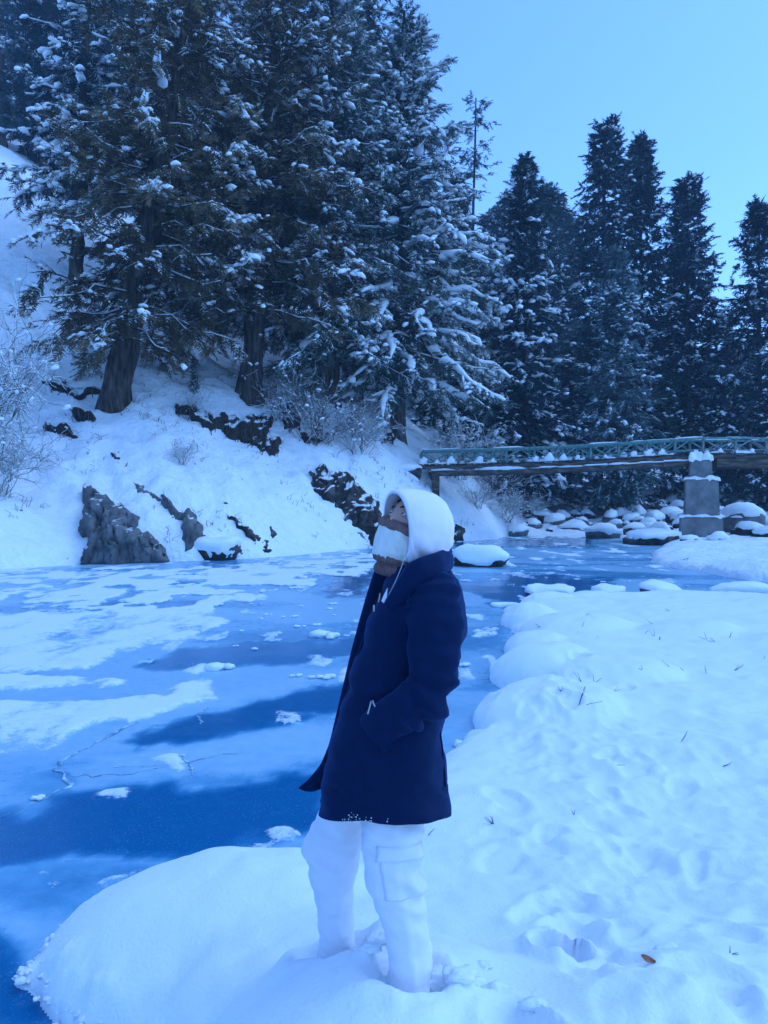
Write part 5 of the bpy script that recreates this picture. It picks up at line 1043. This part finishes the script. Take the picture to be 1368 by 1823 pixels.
f_ = f_ + fr * 0.010 * np.exp(-(s_ / 0.02) ** 2 - ((u_ + 0.068) / 0.012) ** 2) + fr * 0.012 * np.exp(-(s_ / 0.02) ** 2 - ((u_ + 0.1) / 0.016) ** 2)
hv = H + f_[:, None] * fv + s_[:, None] * sv + u_[:, None] * uv
bb = MB(); bb.add(hv, ICO4[1])
vv, _, f4 = tubes(np.array([[loc(-0.02, 0, -0.05), P(752, 985, 2.6), P(757, 1030, 2.6)]]), np.array([[0.055, 0.056, 0.07]]), 16); bb.add(vv, None, f4)
V = cap_top(loft_px([(1005, 725, 790, 0, 0.06), (1035, 705, 800, 0, 0.16), (1100, 690, 805, 0, 0.175), (1200, 665, 780, 0, 0.15), (1300, 650, 755, 0, 0.13), (1400, 640, 745, 0, 0.13), (1425, 650, 740, 0, 0.10)], 2.6, 30, 32)); bb.add(V.reshape(-1, 3), None, ringfaces(len(V), 32))
for rows, d in ((near_rows, 2.45), (far_rows, 2.71)):
    R = resample(rows, 24); cxs = [P((a[1] + a[2]) / 2, a[0], d) for a in R]; vv, _, f4 = tubes(np.array([cxs]), np.linspace(0.055, 0.045, 24)[None], 16); bb.add(vv, None, f4)
    ft = cxs[-1]; vv, _, f4 = tubes(np.array([[ft + [0.03, 0, 0.02], ft + [-0.05, 0, 0.0], ft + [-0.13, 0, -0.03], ft + [-0.17, 0, -0.04]]]) - [0, 0, 0.12], np.array([[0.04, 0.042, 0.035, 0.012]]), 12); bb.add(vv, None, f4)
for A_ in (arm, arm2):
    A_ = np.array(A_); vv, _, f4 = tubes(A_[None], np.linspace(0.05, 0.03, len(A_))[None], 12); bb.add(vv, None, f4)
    wr_ = A_[-1]; yq = 0.03 if wr_[1] < 2.6 else -0.03; dr = A_[-1] - A_[-3]; dr /= np.linalg.norm(dr)
    for q_, (oy, ln) in enumerate(((-0.03, 0.085), (-0.01, 0.095), (0.01, 0.09), (0.03, 0.07))):
        b0 = wr_ + dr * 0.05 + [0, yq, oy]; vv, _, f4 = tubes(np.array([[wr_ + [0, yq, oy * 0.5], b0, b0 + dr * ln * 0.5, b0 + dr * ln + [0, 0, -0.015]]]), np.array([[0.012, 0.010, 0.009, 0.005]]), 8); bb.add(vv, None, f4)
    vv, _, f4 = tubes(np.array([[wr_ + [0, yq, 0.02], wr_ + dr * 0.03 + [0, yq * 0.5, 0.045], wr_ + dr * 0.07 + [0, yq * 0.5, 0.055]]]), np.array([[0.013, 0.011, 0.006]]), 8); bb.add(vv, None, f4)
body = pobj('body', np.concatenate(bb.v), [np.concatenate(bb.f3), np.concatenate(bb.f4)], M_skin)
for sg in (1, -1):
    c = loc(0.0765, sg * 0.0315, 0.016); ev = ICO3[0] * 0.0122; pobj('eye', ev + c, [ICO3[1]], M_eyew)
    g = fv * 0.9 - sv * 0.05 + uv * 0.36; g /= np.linalg.norm(g)
    k_ = ICO3[0] @ g > 0.74; idx = np.where(k_)[0]; mp = np.full(len(ICO3[0]), -1); mp[idx] = np.arange(len(idx)); fi = ICO3[1][k_[ICO3[1]].all(1)]
    pobj('iris', ev[idx] * 1.03 + c, [mp[fi]], M_iris)
    for nm, du, rr_, mt in (('upper_eyelid', 0.0075, 0.0048, M_skin), ('lower_eyelid', -0.0075, 0.0040, M_skin), ('eyelashes', 0.0042, 0.0017, M_hair)):
        t = np.linspace(-1, 1, 9); pts = np.array([loc(0.087 - 0.006 * q * q - 0.004 * (q * sg > 0) * q * sg, sg * 0.0315 + q * 0.0125, 0.016 + du * (1 - 0.55 * q * q)) for q in t])
        vv, _, f4 = tubes(pts[None], (rr_ * (1.05 - 0.5 * t ** 2))[None], 8); pobj(nm, vv, [f4], mt)
    t = np.linspace(0, 1, 10); pts = np.array([loc(0.0905 - 0.016 * q ** 2, sg * (0.013 + 0.036 * q), 0.037 + 0.005 * math.sin(q * 2.6)) for q in t])
    vv, _, f4 = tubes(pts[None], (0.0030 * np.sin(np.pi * (0.18 + 0.8 * t)))[None], 8); pobj('eyebrow', vv, [f4], M_hair)
hk = (ICO4[0][:, 2] > 0.50 - 0.25 * (ICO4[0][:, 0] < 0.3)) | ((np.abs(ICO4[0][:, 1]) > 0.80) & (ICO4[0][:, 0] < 0.55) & (ICO4[0][:, 2] > -0.1)) | (ICO4[0][:, 0] < 0)
idx = np.where(hk)[0]; mp = np.full(len(hk), -1); mp[idx] = np.arange(len(idx)); fi = ICO4[1][hk[ICO4[1]].all(1)]
pobj('hair', H + (hv[idx] - H) * 1.06, [mp[fi]], M_hair)
# knitted face covering: cream with brown edges
def tilt_rings(rows, S=64, K=30, ribs=0):
    R = resample(rows, K, 1); th = np.arange(S) * 2 * math.pi / S; V = []
    for (uL, vL, uR, vR, b, yc) in R:
        a = P(uL, vL, 2.60); c = P(uR, vR, 2.60); m = (a + c) / 2; ax = (a - c) / 2
        V.append(m + ax * np.cos(th)[:, None] * 1.0 + np.array([0, 1, 0]) * (yc - b * np.sin(th))[:, None] + 0 * th[:, None])
    V = np.array(V); rd = V - V.mean(1, keepdims=True); rd /= np.linalg.norm(rd, axis=-1, keepdims=True)
    w_ = 0.0055 * fbm(np.cos(th)[None] * 4 + np.linspace(0, 2, K)[:, None], np.sin(th)[None] * 4 + np.linspace(0, 3, K)[:, None], 3, 3.0)
    if ribs: w_ = w_ + 0.0030 * np.sin(th * ribs)[None]
    return V + rd * w_[..., None]
S_up = [(684, 917, 772, 949, 0.074, -0.012), (676, 921, 772, 955, 0.090, -0.010), (674, 928, 770, 962, 0.093, -0.008), (676, 934, 768, 970, 0.085, -0.006)]
S_mid = [(677, 930, 768, 964, 0.082, -0.008), (673, 940, 766, 975, 0.088, -0.006), (668, 958, 764, 988, 0.088, -0.004), (664, 974, 762, 998, 0.086, -0.002), (663, 983, 760, 1003, 0.082, 0), (667, 989, 758, 1006, 0.075, 0)]
S_low = [(668, 980, 758, 1000, 0.074, 0), (664, 985, 760, 1004, 0.082, 0), (667, 994, 760, 1009, 0.082, 0), (674, 1000, 758, 1014, 0.074, 0), (668, 1005, 760, 1018, 0.082, 0), (666, 1012, 760, 1026, 0.084, 0), (671, 1019, 758, 1032, 0.078, 0), (684, 1024, 750, 1036, 0.055, 0)]
V = tilt_rings(S_mid, 96, 40, 48); scarf = pobj('face_scarf', V, [ringfaces(40, 96)], M_knitw)
V = tilt_rings(S_up, 64, 20); pobj('band', V, [ringfaces(20, 64)], M_knitb, scarf)
V = tilt_rings(S_low, 96, 40, 30); pobj('band', V, [ringfaces(40, 96)], M_knitb, scarf)
# hood
fh = np.array([-0.82, -0.50, 0.14]); fh /= np.linalg.norm(fh); sh_ = np.array([0.52, -0.855, 0.0]); uh = np.cross(sh_, fh); uh *= np.sign(uh[2]); uh /= np.linalg.norm(uh)
Rc = P(708, 936, 2.545)
hr = [(-0.004, 0.084, 0.116, 0), (0.0, 0.091, 0.122, 0), (0.012, 0.097, 0.127, 0), (0.04, 0.106, 0.131, 0.002), (0.08, 0.110, 0.134, 0.002), (0.12, 0.110, 0.131, 0), (0.155, 0.101, 0.121, -0.004), (0.182, 0.082, 0.100, -0.008), (0.202, 0.056, 0.070, -0.012), (0.212, 0.028, 0.036, -0.014), (0.214, 0.001, 0.001, -0.014)]
Kh, Sh = 70, 80; R = resample(hr, Kh, 1); th = np.arange(Sh) * 2 * math.pi / Sh
V = np.zeros((Kh, Sh, 3))
for i, (t, w_, h_, dz) in enumerate(R):
    lowf = np.where(np.sin(th) < 0, 1.06, 1.0); cs = np.cos(th)
    V[i] = Rc - fh * t + sh_ * (w_ * np.sign(cs) * np.abs(cs) ** 0.9)[:, None] + uh * (h_ * np.sin(th) * lowf + dz)[:, None] - fh * (0.022 * np.sin(th) * max(0, 1 - t / 0.1) * -1)[:, None] * 1.3
rd = V - V.mean(1, keepdims=True); rd /= np.linalg.norm(rd, axis=-1, keepdims=True) + 1e-9
q = np.linspace(0, 1, Kh)[:, None]; lo = sstep(0.0, -0.8, np.sin(th))[None]
wv = 0.008 * lo * np.sin(th[None] * 9 + q * 14 + 3 * fbm(q * 3 + np.cos(th)[None], np.sin(th)[None] * 2 + q, 2, 6.0)) + 0.006 * fbm(np.cos(th)[None] * 2 + q * 3, np.sin(th)[None] * 2, 3, 8.0)
wv = wv * sstep(0, 0.12, q) * sstep(1.0, 0.85, q)
V = V + rd * wv[..., None]
inner = V[:-8] - rd[:-8] * 0.010; inner = inner[::-1]
V2 = np.concatenate([inner, V]); pobj('hood', V2, [ringfaces(len(V2), Sh)], M_hood)
dc = resample([P(722, 985, 2.44), P(717, 1005, 2.43), P(706, 1032, 2.435), P(692, 1060, 2.45)], 16)
vv, _, f4 = tubes(dc[None], np.full((1, 16), 0.0015), 6); pobj('collar_zip', vv, [f4], M_zip, coat)

# ------------------------------------------------------------------ air
hv_, hf_ = box(540, 480, 64)
M_haze = bpy.data.materials.new('cold air'); M_haze.use_nodes = True; n, l = nt(M_haze); n.remove(n['Principled BSDF'])
pv_ = n.new('ShaderNodeVolumePrincipled'); pv_.inputs['Color'].default_value = (0.50, 0.76, 1.0, 1); pv_.inputs['Density'].default_value = 0.0011
l.new(pv_.outputs[0], n['Material Output'].inputs['Volume'])
tag(obj('haze', mesh_np('haze', hv_, [hf_], False), M_haze, None, (0, 75, 29.5)), 'thin cold air filling the valley', 'haze', kind='stuff')
cy.volume_step_rate = 5; cy.volume_max_steps = 64
